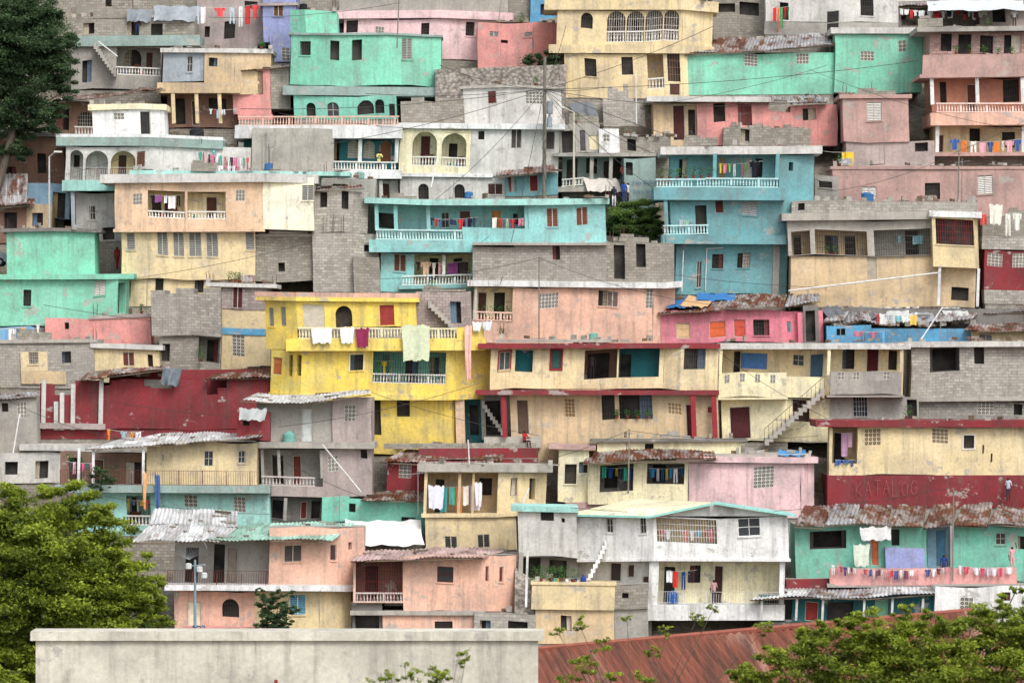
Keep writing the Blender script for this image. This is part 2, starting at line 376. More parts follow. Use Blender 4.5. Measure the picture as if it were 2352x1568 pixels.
    def plant(s,x,y,z,size):
        s.lathe('flower_pots','s.120,70,50',(x,y,z),[(0,.09),(.2,.13)],8)
        for j in range(110):
            th=random.uniform(0,6.28); r=random.uniform(0,size*.7); h=.2+random.uniform(0,size*1.4)
            p=Vector((x+r*math.cos(th),y+r*math.sin(th),z+h)); q=.09
            a=Vector((random.uniform(-q,q),random.uniform(-q,q),random.uniform(-q,q))); b=Vector((random.uniform(-q,q),random.uniform(-q,q),random.uniform(-q,q)))
            s.face('plant_leaves','s.'+random.choice(['60,100,45','85,130,60','45,80,40']),[tuple(p),tuple(p+a),tuple(p+a+b)])
    def rooftop(s):
        if not s.top or 'roof_sheets' in s.parts: return
        x0,x1,z,y0,y1=s.top; W=x1-x0
        if W<2 or y1-y0<2: return
        ry=lambda a=.3,b=2.2: y0+random.uniform(a,min(b,y1-y0-.3))
        for i in range(int(W*1.1)+1):
            x=random.uniform(x0+.2,x1-.5); y=ry(); an=random.uniform(-.9,.9); sg=Seg((x,y),(x+math.cos(an),y+math.sin(an)))
            w=random.choice([.2,.4,.4,.4,.8,1.3]); hh=random.choice([.2,.2,.2,.4]) if w<.7 else .06
            s.ob('rooftop_blocks',random.choice(['blk','p.grey','s.110,92,76','p.conc','blk']),sg,0,w,-.2,0,z+.002,z+hh)
        for i in range(random.choice([0,1,1,2,3])):
            x=random.choice([x0+.3,x1-.3,random.uniform(x0,x1)]); y=ry(.25,.6); hh=random.uniform(.5,1.3)
            for a,b in((0,0),(.22,0),(0,.22),(.22,.22)): s.rod('rebar','s.100,72,58',(x+a,y+b,z),(x+a+random.uniform(-.08,.08),y+b,z+hh*random.uniform(.7,1.1)),.016,4)
            if random.random()<.4: sg=Seg((x,y),(x+1,y)); s.ob('column_stub','p.conc',sg,-.04,.26,-.27,.04,z+.002,z+random.uniform(.2,.5))
        if random.random()<.35 and W>3:
            a=random.uniform(0,W*.4); w=random.uniform(1.2,3); sg=Seg((x0+.05,y0+.25),(x1,y0+.25)); hh=random.choice([.21,.42,.63])
            s.ob('block_course','blk',sg,a,min(W-.1,a+w),-.2,0,z+.002,z+hh); s.ob('block_course','blk',sg,a+.1,min(W-.2,a+w*.5),-.2,0,z+hh+.002,z+hh+.2)
        if random.random()<.5:
            x=random.uniform(x0,x1-1.2); y=ry(.8); w=random.uniform(.8,1.8); m='metal.'+random.choice(['rust','grey','rust']); n=10
            t=random.uniform(.15,.7); t2=random.uniform(-.2,.2)
            for i in range(n):
                e0=.03*(i%2);e1=.03*((i+1)%2)
                s.face('scrap_sheet',m,[(x+w*i/n,y,z+.03+e0),(x+w*(i+1)/n,y,z+.03+e1),(x+w*(i+1)/n+t2,y+1.2,z+t+e1),(x+w*i/n+t2,y+1.2,z+t+e0)])
        if random.random()<.3:
            x=random.uniform(x0+.6,x1-.6); y=ry(.8); r=random.choice([.3,.45]); c=random.choice(['35,36,40','60,110,160','120,175,165','150,150,145'])
            s.lathe('water_barrel','s.'+c,(x,y,z+.002),[(0,r),(r*.6,r*1.05),(r*.7,r),(r*1.5,r*1.05),(r*1.7,r*.5),(r*1.75,r*.45)],14)
        if random.random()<.45:
            x=random.uniform(x0+.2,x1-.2); y=ry(.5); hh=random.uniform(1.2,2.6); s.rod('roof_pole','s.140,135,125',(x,y,z),(x+random.uniform(-.1,.1),y,z+hh),.03,5)
            if random.random()<.5: s.rod('roof_pole','s.140,135,125',(x-.4,y,z+hh*.9),(x+.4,y,z+hh*.93),.015,4)
        if random.random()<.25: s.plant(random.uniform(x0+.4,x1-.4),ry(.3,.8),z,random.uniform(.3,.55))
    def done(s):
        if s.clutter: s.rooftop()
        if s.found and s.low:
            f,z0,yb=s.low; f=[(x+(.06 if i==0 else (-.06 if i==len(f)-1 else 0)),y+.06) for i,(x,y) in enumerate(f)]
            poly=[*f,(f[-1][0],yb),(f[0][0],yb)]
            for a,b in zip(poly,poly[1:]+poly[:1]): s.face('foundation','blk',[(*a,z0-5),(*b,z0-5),(*b,z0),(*a,z0)])
        allv=np.array([v for p in s.parts.values() for v in p['v']]); c=allv.mean(0); c[2]=allv[:,2].min()
        if s.low: c[2]=s.low[1]
        single=len(s.parts)==1
        root=None; ph=random.uniform(0,6)
        if not single:
            root=bpy.data.objects.new(s.name,None); root.location=c; root.empty_display_size=1; COL.objects.link(root)
        for pn,p in s.parts.items():
            me=bpy.data.meshes.new(pn); A=np.array(p['v'],dtype=float)
            if s.found:  # hand-built irregularity: nothing is quite level or plumb
                x,y,z=A[:,0].copy(),A[:,1].copy(),A[:,2].copy()
                A[:,2]+=.075*np.sin(x*.75+ph)+.035*np.sin(x*1.9+ph*2+z*.3); A[:,0]+=.06*np.sin(z*.8+ph); A[:,1]+=.05*np.sin(x*.5+z*.4+ph)
            A-=c
            me.from_pydata(A.tolist(),[],p['f']); mats=sorted(set(p['m'])); ix={m:i for i,m in enumerate(mats)}
            for m in mats: me.materials.append(M(m))
            me.polygons.foreach_set('material_index',[ix[m] for m in p['m']])
            ul=me.uv_layers.new(name='UVMap'); ul.data.foreach_set('uv',[x for q in p['uv'] for x in q])
            o=bpy.data.objects.new(s.name if single else pn,me); COL.objects.link(o)
            if root: o.parent=root
            else: o.location=c
        return root
# ================================================================ HOUSES
DK={'c':'90,60,50'}; RD={'c':'120,45,45'}
def R(u0,v0,u1,v1,c,inn=(),**k): return ('R',u0,v0,u1,v1,dict(c=c,**{'in':list(inn)},**k))
# ---- top row
h=H('grey_house',vb=205)
h.lv([155,445],40,105,'blk',[('o',290,48,318,82),('o',345,52,372,90),('o',190,55,215,80)]); h.slab([178,447],82,106,'seag',.4)
h.lv([165,372],106,205,'grey',[('R',268,108,370,172,dict(c='grey',bal=153,**{'in':[('b',285,112,325,150,dict(arch=1)),('d',335,115,352,170,DK)]})),('o',190,140,212,190)])
h.stairs(268,172,215,104,-1.2,10); h.junk(160,440,40,14); h.rebar(300,-5,40); h.done()
h=H('pink_grey_house',vb=115,dd=.5)
h.lv([450,607],-20,118,'pgrey',[('b',515,50,540,90),('b',560,5,590,22),('o',470,60,482,85)]); h.done()
h=H('grey_house',vb=60,dd=6); h.lv([150,460],-60,60,'blk',[('o',200,-10,230,20),('o',330,-5,360,25)]); h.done()
h=H('lavender_house',vb=140)
h.lv([605,682],-20,98,'lav',[('l',630,8,652,40,dict(c='120,80,60'))]); h.lv([(620,0),682],98,145,'lav',[('x',646,112,664,142)]); h.slab([603,680],8,14,'pgrey',.2); h.done()
h=H('mint_house',vb=270,dd=-1)
h.lv([(667,1.5),(702,.8),(775,1.3)],22,84,'mint',[],dep=5)
h.lv([(667,.8),(755,0),(885,0),(1012,2.2)],78,196,'mint',[('b',687,95,712,127),('o',757,92,778,137),('o',807,90,830,137),('l',922,90,945,138)],dep=8)
h.slab([(665,.8),(755,-.1),(885,-.1),(1012,2.2)],76,81,'seag',.12)
h.slab([(660,0),(1065,.6)],200,221,'seag',.3,part='porch_slab')
h.lv([676,912],221,275,'mint2',[('o',705,236,726,270,dict(arch=1)),('w',752,234,780,270,dict(arch=1)),('b',822,230,860,262,dict(arch=1)),('o',863,230,884,262,dict(arch=1)),('o',895,240,908,268)],dep=5)
h.done()
h=H('light_pink_house',vb=140,dd=1)
h.lv([(778,.5),(1010,0),(1165,1.2)],-30,26,'grey',[],dep=7); h.slab([(775,.5),(1010,0),(1168,1.2)],26,44,'lpink',.35,7.2)
h.lv([(790,.5),(1010,0),(1165,1.2)],44,137,'lpink',[('b',795,48,822,76),('x',862,60,882,76),('b',967,52,986,79),('b',1070,50,1090,82)],dep=7); h.done()
h=H('salmon_house',vb=160)
h.lv([(1098,0),(1225,0),(1282,1)],52,160,'salmon',[('l',1125,72,1146,84),('l',1205,74,1226,84),('o',1152,90,1168,97)]); h.junk(1100,1280,52,5); h.done()
h=H('blue_house',vb=60,dd=4); h.lv([1217,1282],-40,60,'blue',[('o',1240,10,1255,35)]); h.done()
h=H('concrete_house',vb=60,dd=5); h.lv([1160,1217],-40,60,'grey',[('o',1175,0,1195,25)]); h.lv([680,780],-40,60,'bluegrey',[('o',700,5,720,30)]); h.done()
h=H('beige_house',vb=226)
h.slab([(1258,0),(1568,0),(1640,1.5)],0,24,'tan',.3)
bb=dict(arch=1,bars=1,bm='s.215,210,200',bal=70)
h.lv([(1280,0),(1568,0),(1637,1.6)],24,108,'tan',[('b',1335,30,1362,66,dict(arch=1)),R(1395,22,1437,96,'pgrey',[('d',1405,35,1425,96,DK)],**bb),R(1440,22,1480,96,'pgrey',[('d',1450,35,1470,96,DK)],**bb),R(1483,22,1523,96,'pgrey',[],**bb),R(1526,22,1560,96,'pgrey',[],**bb)])
h.slab([(1272,0),(1568,0),(1632,1.6)],104,124,'tan',.35,part='cornice')
h.lv([(1297,0),(1568,0),(1600,1)],124,226,'tan',[('b',1343,135,1370,176),('b',1428,130,1454,171),R(1487,122,1524,205,'tan2',[],bal=180),('b',1533,122,1562,190,dict(bm='s.150,110,90')),('d',1536,195,1560,222,DK)])
h.done()
h=H('cinder_block_house',vb=85,dd=2)
h.lv([1637,1757],-40,90,'blk',[('o',1650,10,1690,30),('o',1700,5,1745,35)]); h.done()
h=H('white_house',vb=85)
h.lv([(1757,0),(2062,0)],-30,52,'owhite',[('d',1897,25,1926,52,dict(c='50,48,48')),('b',1975,-5,2005,38),('o',1790,5,1810,45)]); h.lv([(1755,-.1),(2062,-.1)],52,82,'grey',[('d',1897,52,1926,78,dict(c='50,48,48'))]); h.done()
h=H('mint_long_house',vb=217)
h.lv([(1575,0),(1917,0)],122,218,'mint',[('x',1708,118,1738,151),('x',1827,124,1856,148)])
h.lv([(1917,-.4),(2118,-.4)],78,215,'mint',[('x',1975,117,2006,139),('x',2062,95,2080,121)]); h.slab([(1915,-.4),(2122,-.4)],66,80,'owhite',.25)
h.sheet((1572,124,-.4),(1700,120,-.4),(1720,84,5),(1600,92,5),'rust'); h.sheet((1702,118,-.45),(1918,103,-.45),(1918,76,5),(1720,84,5),'grey'); h.junk(1620,1900,84,14,4); h.done()
h=H('brown_balcony_house',vb=355)
h.lv([(2135,.5),(2420,.5)],72,128,'blk.pbrown',[('o',2160,78,2185,118),('o',2200,80,2230,125),('b',2250,80,2280,120),('o',2305,78,2345,120)],dep=7)
h.slab([(2118,0),(2430,0)],62,73,'grey',.5)
h.para([(2120,-1.2),(2430,-1.2)],130,176,'pbrown'); h.slab([(2120,-1),(2430,-1)],172,180,'pbrown',.22,part='balcony_slab')
h.lv([(2140,.3),(2420,.3)],180,262,'obrown',[('d',2222,195,2243,262,dict(c='95,60,50')),('b',2305,178,2342,232),('o',2160,190,2175,240)],dep=6)
for u in(2246,2142,2350): h.col(u,180,243,-1.0)
h.bal([(2150,-1.2),(2430,-1.2)],240,262,'232,210,200'); h.slab([(2140,-1.2),(2430,-1.2)],262,290,'peach2',.15,part='balcony_slab')
h.lv([(2145,.5),(2420,.5)],290,356,'tan',[('d',2150,312,2166,352,dict(c='95,60,50')),('o',2225,295,2250,325),('b',2300,300,2330,335)],dep=6)
for u in(2152,2350): h.col(u,290,352,-1)
h.slab([(2145,-1),(2430,-1)],352,360,'pbrown',.15,part='balcony_slab'); h.plants(2180,2340,128,-1.0,5); h.done()
h=H('rooftop_shack',vb=66,dd=3)
h.lv([2062,2430],5,68,'pgrey',[R(2070,15,2130,60,'brown'),R(2150,15,2250,60,'grey',[('d',2170,25,2190,60,DK)]),('o',2280,15,2310,50)])
h.sheet((2050,14,-1),(2440,8,-1),(2440,-14,5),(2060,-10,5),'grey'); h.lv([2062,2430],-60,4,'owhite',[('b',2120,-50,2150,-20)]); h.done()
# ---- row 2
h=H('tan_house',vb=292)
h.lv([(375,.2),(470,.2)],116,188,'bluegrey',[('w',430,130,443,166)]); h.lv([(470,0),(540,0),(622,.8)],120,215,'tan2',[('o',480,135,500,155)])
h.slab([(372,0),(540,-.1),(622,.8)],110,120,'owhite',.15); h.slab([(372,.2),(545,0)],188,212,'tan2',.3,part='porch_slab')
h.lv([(385,1.5),(545,1.5)],212,292,'brown',[('o',400,225,425,285),('d',440,230,458,288,DK),('b',480,225,520,255)],dep=5)
for u in(398,452,505): h.col(u,212,285,-.1,c='tan')
h.done()
h=H('salmon_block_house',vb=275,dd=-.4)
h.lv([(535,0),(622,0)],158,262,'salmon',[('d',555,162,605,216,dict(c='140,120,95',f='120,70,60'))]); h.lv([(622,.05),(667,.8)],152,250,'blk',[])
h.sheet((530,163,-.4),(670,152,-.3),(660,146,4),(545,152,4),'rust'); h.lv([(545,-.2),(625,-.2)],262,275,'salmon'); h.done()
h=H('white_teal_house',vb=550)
h.lv([(213,1),(322,1),(378,2.2)],250,322,'white',[('x',262,256,286,271),('d',322,256,346,316,dict(c='50,48,48'))],dep=6); h.slab([(210,1),(322,1),(378,2.2)],238,251,'cream',.2)
h.slab([(137,0),(340,0),(502,1.6)],318,338,'seag',.3,part='terrace_slab'); h.slab([(137,.05),(340,.05),(502,1.65)],311,318,'white',.3,part='terrace_edge')
h.lv([(150,0),(345,0),(575,2.2)],337,418,'owhite',[R(160,345,190,416,'owhite',[('b',168,355,182,385)],arch=1),R(195,345,247,416,'owhite',[('d',205,352,225,416,dict(c='225,222,215'))],arch=1,rail=386),R(253,345,310,416,'tan',[('d',270,352,290,412,DK)],arch=1,rail=386),('l',312,348,332,385,dict(c='110,75,60'))])
h.rail([(150,-1.1),(335,-1.1)],388,418,'190,190,185'); h.slab([(150,-1.0),(345,-1.0)],418,442,'mintp',.2,part='balcony_slab')
h.lv([(175,.2),(345,.2)],442,552,'owhite',[('w',206,470,221,502),('o',235,520,262,548)]); h.col(168,442,548,-.9,c='bluegrey'); h.plants(385,420,405,.5,1); h.rebar(460,318,330); h.done()
h=H('brown_house',vb=325,dd=-.3)
h.lv([(120,.5),(215,.5)],232,322,'brown',[('b',180,255,213,290,dict(arch=1,bm='s.200,195,185')),('o',130,250,160,300)]); h.bal([(172,-.4),(235,-.4)],290,312); h.sheet((75,240,-1),(380,206,-1),(360,200,5),(110,228,5),'rust'); h.slab([(172,-.2),(238,-.2)],312,318,'owhite',.2,part='balcony_slab'); h.done()
h=H('brown_shack',vb=440,dd=-1)
h.lv([(-60,0),(147,0)],312,440,'brown',[('o',10,330,30,360),('d',45,345,60,375,DK),('o',85,355,105,400),('o',10,385,35,430)],dep=5); h.bal([(20,-.6),(72,-.6)],305,318); h.slab([-60,150],303,312,'dgrey',.4); h.done()
h=H('corrugated_shack',vb=520,dd=-.5)
h.lv([(-60,0),(62,0)],478,560,'brown',[('o',10,490,40,540)]); h.sheet((-60,470,-.3),(62,470,-.3),(62,400,.5),(-60,400,.5),'grey',.3,.05); h.lv([(62,0),(120,0)],470,560,'tan2',[('o',75,490,100,520)]); h.lv([(62,1.5),(160,1.5)],420,500,'sky',[('o',120,440,150,500)]); h.sheet((-60,478,-1),(80,470,-1),(80,455,2),(-60,460,2),'rust'); h.done()
h=H('white_teal_long_house',vb=462); h.clutter=False
h.bal([(545,-.9),(915,-.9)],268,290,'222,186,170'); h.slab([(545,-.8),(918,-.8)],290,320,'white',.2,part='terrace_slab')
h.lv([(560,.6),(762,.6),(915,.6)],320,392,'teald',[('o',765,322,781,372,dict(arch=1)),('l',800,320,825,362,dict(arch=1,c='200,195,180')),('l',836,320,862,362,dict(arch=1,c='200,195,180')),('d',873,318,900,372,dict(arch=1,c='120,80,55'))],dep=5)
for u in(762,828,912): h.col(u,320,374,-.55)
h.bal([(762,-.7),(912,-.7)],372,392); h.slab([(560,-.7),(918,-.7)],392,412,'white',.2,part='balcony_slab')
h.lv([(760,.6),(915,.6)],412,465,'owhite',[('o',838,416,862,460),('d',868,418,895,460,DK)]); h.col(875,412,460,-.5,c='owhite'); h.done()
h=H('concrete_stair_house',vb=395,d=D(462)-2.2); h.clutter=False
h.lv([(578,0),(722,0),(766,1.3)],294,400,'conc',[],dep=4); h.done()
h=H('grey_stucco_house',vb=462,dd=.02)
h.lv([(1065,2),(1165,2),(1290,2.6)],198,284,'owhite',[('l',1121,205,1141,234,dict(c='110,55,50')),('x',1208,208,1248,236)],dep=7); h.slab([(1062,1.9),(1165,1.9),(1292,2.5)],194,200,'conc',.1)
for i,(a,b) in enumerate([(920,945),(945,975),(975,1005),(1005,1066)]): h.lv([(a,1.6),(b,1.6)],[232,224,232,222][i],284,'blk',dep=2)
h.slab([(915,-.1),(1290,-.1)],284,297,'white',.2)
h.lv([(917,0),(1080,0)],297,406,'cream',[R(947,304,1003,382,'cream',[('d',965,312,988,382,dict(c='90,50,50'))],arch=1,bal=360),R(1014,304,1071,382,'cream',[('o',1030,325,1050,360)],arch=1,bal=360)])
h.lv([(1080,.02),(1165,.02),(1283,.9)],297,406,'owhite',[('o',1097,300,1111,320),('l',1173,297,1197,343,dict(c='90,85,82')),('l',1253,300,1273,342,dict(c='90,85,82'))])
h.slab([(915,-.05),(1130,-.05)],400,408,'white',.12,part='cornice')
h.lv([(920,.1),(1165,.1),(1283,.9)],406,465,'owhite',[('b',962,423,986,458,dict(arch=1)),('b',1045,420,1069,452,dict(arch=1)),('l',1122,422,1156,447,dict(c='90,60,60'))]); h.done()
h=H('hillside_shack',vb=445,dd=-1)
h.sheet((1138,402,-1.2),(1275,398,-1),(1275,374,2),(1150,378,2),'rust'); h.lv([(1160,0),(1280,0)],398,450,'tealb',[('o',1165,400,1185,440),('d',1215,402,1235,440,RD)],dep=3); h.done()
h=H('grey_shack',vb=440,dd=0)
h.lv([(1283,.5),(1378,.5)],285,352,'grey',[('o',1290,300,1320,350),('d',1330,300,1345,350,dict(c='90,85,90')),('c',1353,312,1375,345,dict(c='225,215,180'))]); h.lv([(1375,.2),(1422,.2)],297,352,'white',[('x',1385,310,1400,326)])
h.slab([(1275,-.6),(1500,-.6)],350,358,'grey',.2); h.lv([(1290,1),(1500,1)],358,440,'seag',[('o',1300,365,1325,430),('b',1345,365,1370,400),('o',1385,370,1400,420),('o',1402,362,1425,412)],dep=4)
h.bal([(1290,-.6),(1340,-.6)],410,428); h.slab([(1285,-.6),(1430,-.6)],428,440,'conc',.2,part='balcony_slab'); h.col(1358,358,428,-.5,c='grey'); h.col(1402,358,428,-.5,c='grey')
h.lv([(1422,.6),(1540,.6)],312,352,'blk',[('o',1440,318,1460,345)]); h.junk(1420,1540,312,20,0); h.rebar(1470,285,312); h.done()
h=H('teal_grey_house',vb=500,dd=-.2); h.clutter=False
h.lv([(1432,0),(1505,0)],362,520,'seag',[('o',1436,370,1452,400)],dep=4); h.done()
h=H('stone_retaining_wall',vb=300,dd=0); h.clutter=False
h.face('stone_face','rock',[P3(1000,300,h.d),P3(1300,300,h.d),P3(1300,150,h.d+.6),P3(1000,160,h.d+.6)]); h.face('stone_top','rock',[P3(1000,160,h.d+.6),P3(1300,150,h.d+.6),P3(1300,150,h.d+5),P3(1000,160,h.d+5)]); h.lv([(1000,.9),(1300,.9)],165,300,'blk.conc',dep=4); h.done()
h=H('salmon_ruined_house',vb=342); h.clutter=False
h.slab([(1492,-.6),(1765,-.6)],224,236,'owhite',.2); h.lv([(1500,.4),(1600,.4)],236,345,'tan2',[('d',1545,240,1572,320,dict(c='80,45,42')),('o',1580,250,1596,330)])
h.lv([(1600,0),(1765,0)],236,335,'salmon',[('o',1638,238,1665,281),R(1694,240,1726,290,'salmon')]); h.lv([(1765,0),(1815,0)],255,335,'salmon'); h.lv([(1815,0),(1922,.8)],240,335,'salmon',[('o',1843,248,1874,275)])
h.junk(1600,1900,236,25,0); h.sheet((1680,238,-.6),(1900,234,-.6),(1880,218,3),(1700,222,3),'grey'); h.lv([(1660,-1),(1860,-1)],296,345,'blk',[('o',1700,300,1720,330)],dep=2); h.junk(1660,1860,296,16,-.9); h.done()
h=H('block_ruin',vb=290,dd=-.6); h.clutter=False
for i in range(8): a=1385+i*12; h.lv([(a,0),(a+12,0)],[228,200,205,212,196,230,238,255][i],292,'blk.blockw',dep=.4)
h.lv([(1300,1),(1385,1)],235,292,'blk.conc',[('o',1320,250,1340,270)]); h.done()
h=H('pink_brown_block_house',vb=385)
h.lv([(1937,0),(2088,0)],226,326,'pbrown',[('l',1992,233,2026,276,dict(c='225,222,215'))]); h.slab([(1935,0),(2090,0)],219,228,'pbrown',.2); h.lv([(1942,.15),(2145,.15)],326,388,'pgrey',[('o',2100,330,2130,350)]); h.rebar(2085,255,326); h.done()
h=H('pink_brown_long_house',vb=492)
h.lv([(1912,0),(2430,0)],385,500,'pbrown',[('l',1978,430,2011,459,dict(c='225,222,215')),('b',2123,418,2158,456),('l',2243,405,2279,448,dict(c='225,222,215'))]); h.slab([(1910,0),(2430,0)],379,386,'pbrown',.08)
h.lv([(1870,-.5),(1925,-.5)],402,500,'grey',[('b',1880,415,1910,430)]); h.plants(1900,1960,378,.5,1,.5); h.done()
h=H('teal_blue_house',vb=672)
h.slab([(1525,-.2),(1760,-.2),(1878,.6)],336,354,'owhite',.3)
h.lv([(1540,1.2),(1640,1.2)],354,432,'tealb',[('o',1560,362,1580,405)],dep=5); h.lv([(1640,1.0),(1790,1.0)],354,432,'tealb',[('d',1652,362,1668,410,dict(c='170,150,110')),('d',1710,362,1727,410,dict(c='190,185,175')),('o',1735,362,1752,405)],dep=5)
h.lv([(1790,0),(1870,1)],354,458,'tealb',[('o',1812,370,1822,390)]); h.col(1642,354,430,-.6,c='tealb'); h.col(1786,354,410,-.6,c='tealb')
h.bal([(1508,-.8),(1622,-.8)],411,431,'190,225,225'); h.bal([(1622,-.8),(1790,-.8)],409,431,'190,225,225'); h.slab([(1508,-.7),(1800,-.7)],431,460,'tealb',.15,part='balcony_slab'); h.plants(1512,1640,410,-.6,7,.45)
h.lv([(1540,0),(1800,0),(1870,.9)],458,542,'tealb',[('o',1597,472,1623,540),('l',1643,460,1663,490,dict(c='110,65,55')),('l',1703,457,1740,496,dict(c='200,205,205'))])
h.bal([(1522,-.8),(1626,-.8)],517,539,'190,225,225'); h.slab([(1522,-.7),(1800,-.7)],539,560,'tealb',.15,part='balcony_slab'); h.col(1530,458,517,-.7,c='tealb')
h.lv([(1552,.3),(1775,.3),(1808,.8)],560,675,'tealb',[('b',1635,585,1661,618),('b',1693,583,1723,617),('w',1600,600,1612,660)]); h.lv([(1775,.2),(1790,.2)],560,672,'grey')
h.rod('drain_pipe','s.white',(X(1568,h.d),h.d-.1,h.z(572)),(X(1568,h.d),h.d-.1,h.z(668)),.04); h.rod('drain_pipe','s.white',(X(1622,h.d),h.d+.2,h.z(572)),(X(1622,h.d),h.d+.2,h.z(668)),.04); h.rod('drain_pipe','s.white',(X(1622,h.d),h.d+.2,h.z(572)),(X(1660,h.d),h.d+.2,h.z(570)),.04); h.done()
# ---- row 3
h=H('beige_yellow_house',vb=702)
h.slab([(240,-.1),(605,-.1),(722,.4)],400,420,'owhite',.3); h.slab([(300,0),(800,1.6)],392,402,'mintp',.1,part='roof_edge')
h.lv([(265,0),(605,0)],418,531,'peach',[('x',307,447,328,472),R(341,440,426,502,'tan',[('o',350,452,372,500),('d',378,455,398,500,DK)],bal=486,dep=1.2),R(432,440,520,502,'tan',[('d',475,448,500,502,DK)],bal=484,dep=1.2),('x',543,438,564,463)])
h.lv([(605,.01),(722,.01)],406,527,'pale',[('l',695,423,722,458)])
h.lv([(278,.5),(585,.5)],531,641,'tan',[('l',290,535,309,574),('l',360,532,384,588),('l',397,532,421,587),('l',433,530,461,587),('l',473,530,499,587),('l',563,530,583,576)])
h.lv([(285,.8),(585,.8)],641,705,'tan',[('l',285,645,301,685),('b',357,642,376,672),('b',447,640,468,670)]); h.slab([(262,0),(606,0)],526,533,'peach',.06,part='cornice'); h.rebar(620,350,400,1); h.done()
h=H('cinder_block_tower',vb=668,dd=-.9)
h.lv([(718,0),(812,0),(845,1)],440,535,'blk.blockw',[('o',734,441,750,478),('o',783,441,799,482)],dep=4); h.lv([(718,-.02),(812,-.02),(872,1)],535,672,'blk.blockw',[('o',838,560,866,575)]); h.sheet((712,440,-.3),(835,430,-.3),(830,424,3),(720,432,3),'rust')
h.lv([(585,.4),(718,.4)],542,645,'blk',[('o',640,600,655,620)],dep=3); h.slab([(583,.4),(716,.4)],538,544,'conc',.1)
for u in(745,765,790): h.rebar(u,500,535,-.2,3)
h.rebar(615,470,540,.8); h.rebar(712,470,540,.8); h.lv([(812,-.6),(872,-.6)],590,672,'blk',dep=1); h.done()
h=H('grey_gap_house',vb=600,dd=2)
h.lv([(722,1),(862,1)],410,600,'grey',[('o',740,450,760,480)]); h.done()
h=H('turquoise_house',vb=672,dd=.2)
h.slab([(848,-.6),(985,-.9),(1225,-.9),(1392,0)],457,470,'mintp',.3)
h.lv([(865,1),(1215,1)],470,556,'turq',[('o',870,490,908,525),('w',1015,485,1033,520),('d',1057,485,1082,552,dict(c='110,70,60')),('d',1130,484,1152,552,dict(c='215,150,80')),('o',1180,490,1192,515)],dep=5)
h.lv([(1215,-.7),(1392,0)],470,558,'turq',[('l',1257,477,1283,520,dict(c='130,85,70')),('l',1325,477,1351,518,dict(c='130,85,70'))])
for u in(866,910,985,1210): h.col(u,470,532,-.6,c='turq')
h.bal([(862,-.8),(1062,-.8)],530,554,'200,228,225'); h.para([(1062,-.8),(1215,-.8)],525,556,'turq'); h.slab([(850,-.8),(1090,-.8)],554,582,'turq',.12,part='balcony_slab'); h.slab([(1090,-.8),(1392,-.05)],556,566,'turq',.1,part='balcony_slab')
h.lv([(873,-.1),(1088,-.1)],582,672,'turq',[('l',903,583,931,623,dict(c='110,80,65')),R(950,583,1082,656,'tan',[('o',985,590,1005,640),('o',1040,592,1060,640)],dep=1.6)]); h.col(1018,582,632,-.2,.22)
h.bal([(922,-.9),(1082,-.9)],632,655,'220,230,225'); h.slab([(920,-.85),(1085,-.85)],655,664,'turq',.1,part='balcony_slab')
for u in(1075,1100,1112,1130,1205): h.rebar(u,510,556,-.5,2)
h.done()
h=H('peach_house',vb=787)
h.lv([(1085,0),(1180,0)],568,650,'blk.conc'); h.lv([(1180,0),(1392,0)],562,650,'blk.conc',[('o',1268,564,1285,596)]); h.lv([(1392,0),(1530,0),(1548,.8)],556,650,'blk',[('o',1409,562,1434,640),('o',1460,559,1482,612)],dep=4)
h.slab([(1085,-.4),(1392,-.4)],559,565,'conc',.03,part='block_cap'); h.slab([(1080,-.1),(1525,-.1),(1558,.5)],646,660,'white',.25)
h.lv([(1178,0),(1450,0),(1500,0),(1550,2)],660,789,'peach2',[('x',1237,672,1283,706),('b',1375,670,1395,705),('l',1395,670,1420,705,dict(c='130,110,100')),('x',1484,662,1500,706)])
h.lv([(1088,1.4),(1178,1.4)],660,740,'cream',[('d',1098,672,1118,738,DK),('o',1135,672,1160,735)]); h.col(1093,660,738,-.1,.15,'owhite'); h.plants(1100,1178,735,.4,4,.6); h.bal([(1088,-.1),(1178,-.1)],717,738,'240,200,185'); h.slab([(1086,0),(1178,0)],738,789,'peach2',.02,part='balcony_slab'); h.rebar(1408,628,646); h.done()
h=H('concrete_frame_house',vb=702)
h.lv([(1820,1),(2245,1)],462,492,'blk.conc',[('o',1835,468,1850,484)]); h.slab([(1805,-.2),(2140,-.2)],489,506,'conc',.25)
h.lv([(1810,0),(2142,0)],506,587,'conc',[R(1818,532,1861,586,'tan2',[('o',1822,540,1840,585)],bars=1),R(1872,530,1992,586,'tan2',[('o',1895,540,1925,585),('o',1940,540,1965,585)],bars=1),R(2008,526,2140,586,'grey',[('o',2080,530,2110,585)],bars=1)])
h.lv([(1815,.2),(2150,.2),(2240,.2)],587,705,'tan2',[('c',1990,587,2012,640,dict(c='170,160,145')),('o',2185,660,2225,690)])
h.slab([(2142,-1),(2250,-1)],486,500,'white',.2,part='roof_slab'); h.lv([(2142,-1),(2238,-1),(2247,.2)],500,614,'tan',[('b',2150,504,2238,562,dict(bm='s.130,50,50'))],dep=3); h.col(2157,614,702,-.9,.2); h.col(2246,614,702,-.9,.2)
h.rod('water_pipe','s.white',(X(1810,h.d),h.d-.4,h.z(668)),(X(2150,h.d),h.d-.9,h.z(628)),.06); h.plants(1890,1925,586,.1,2); h.junk(1820,2240,462,20,1.2); h.done()
h=H('red_block_house',vb=690,dd=-.6)
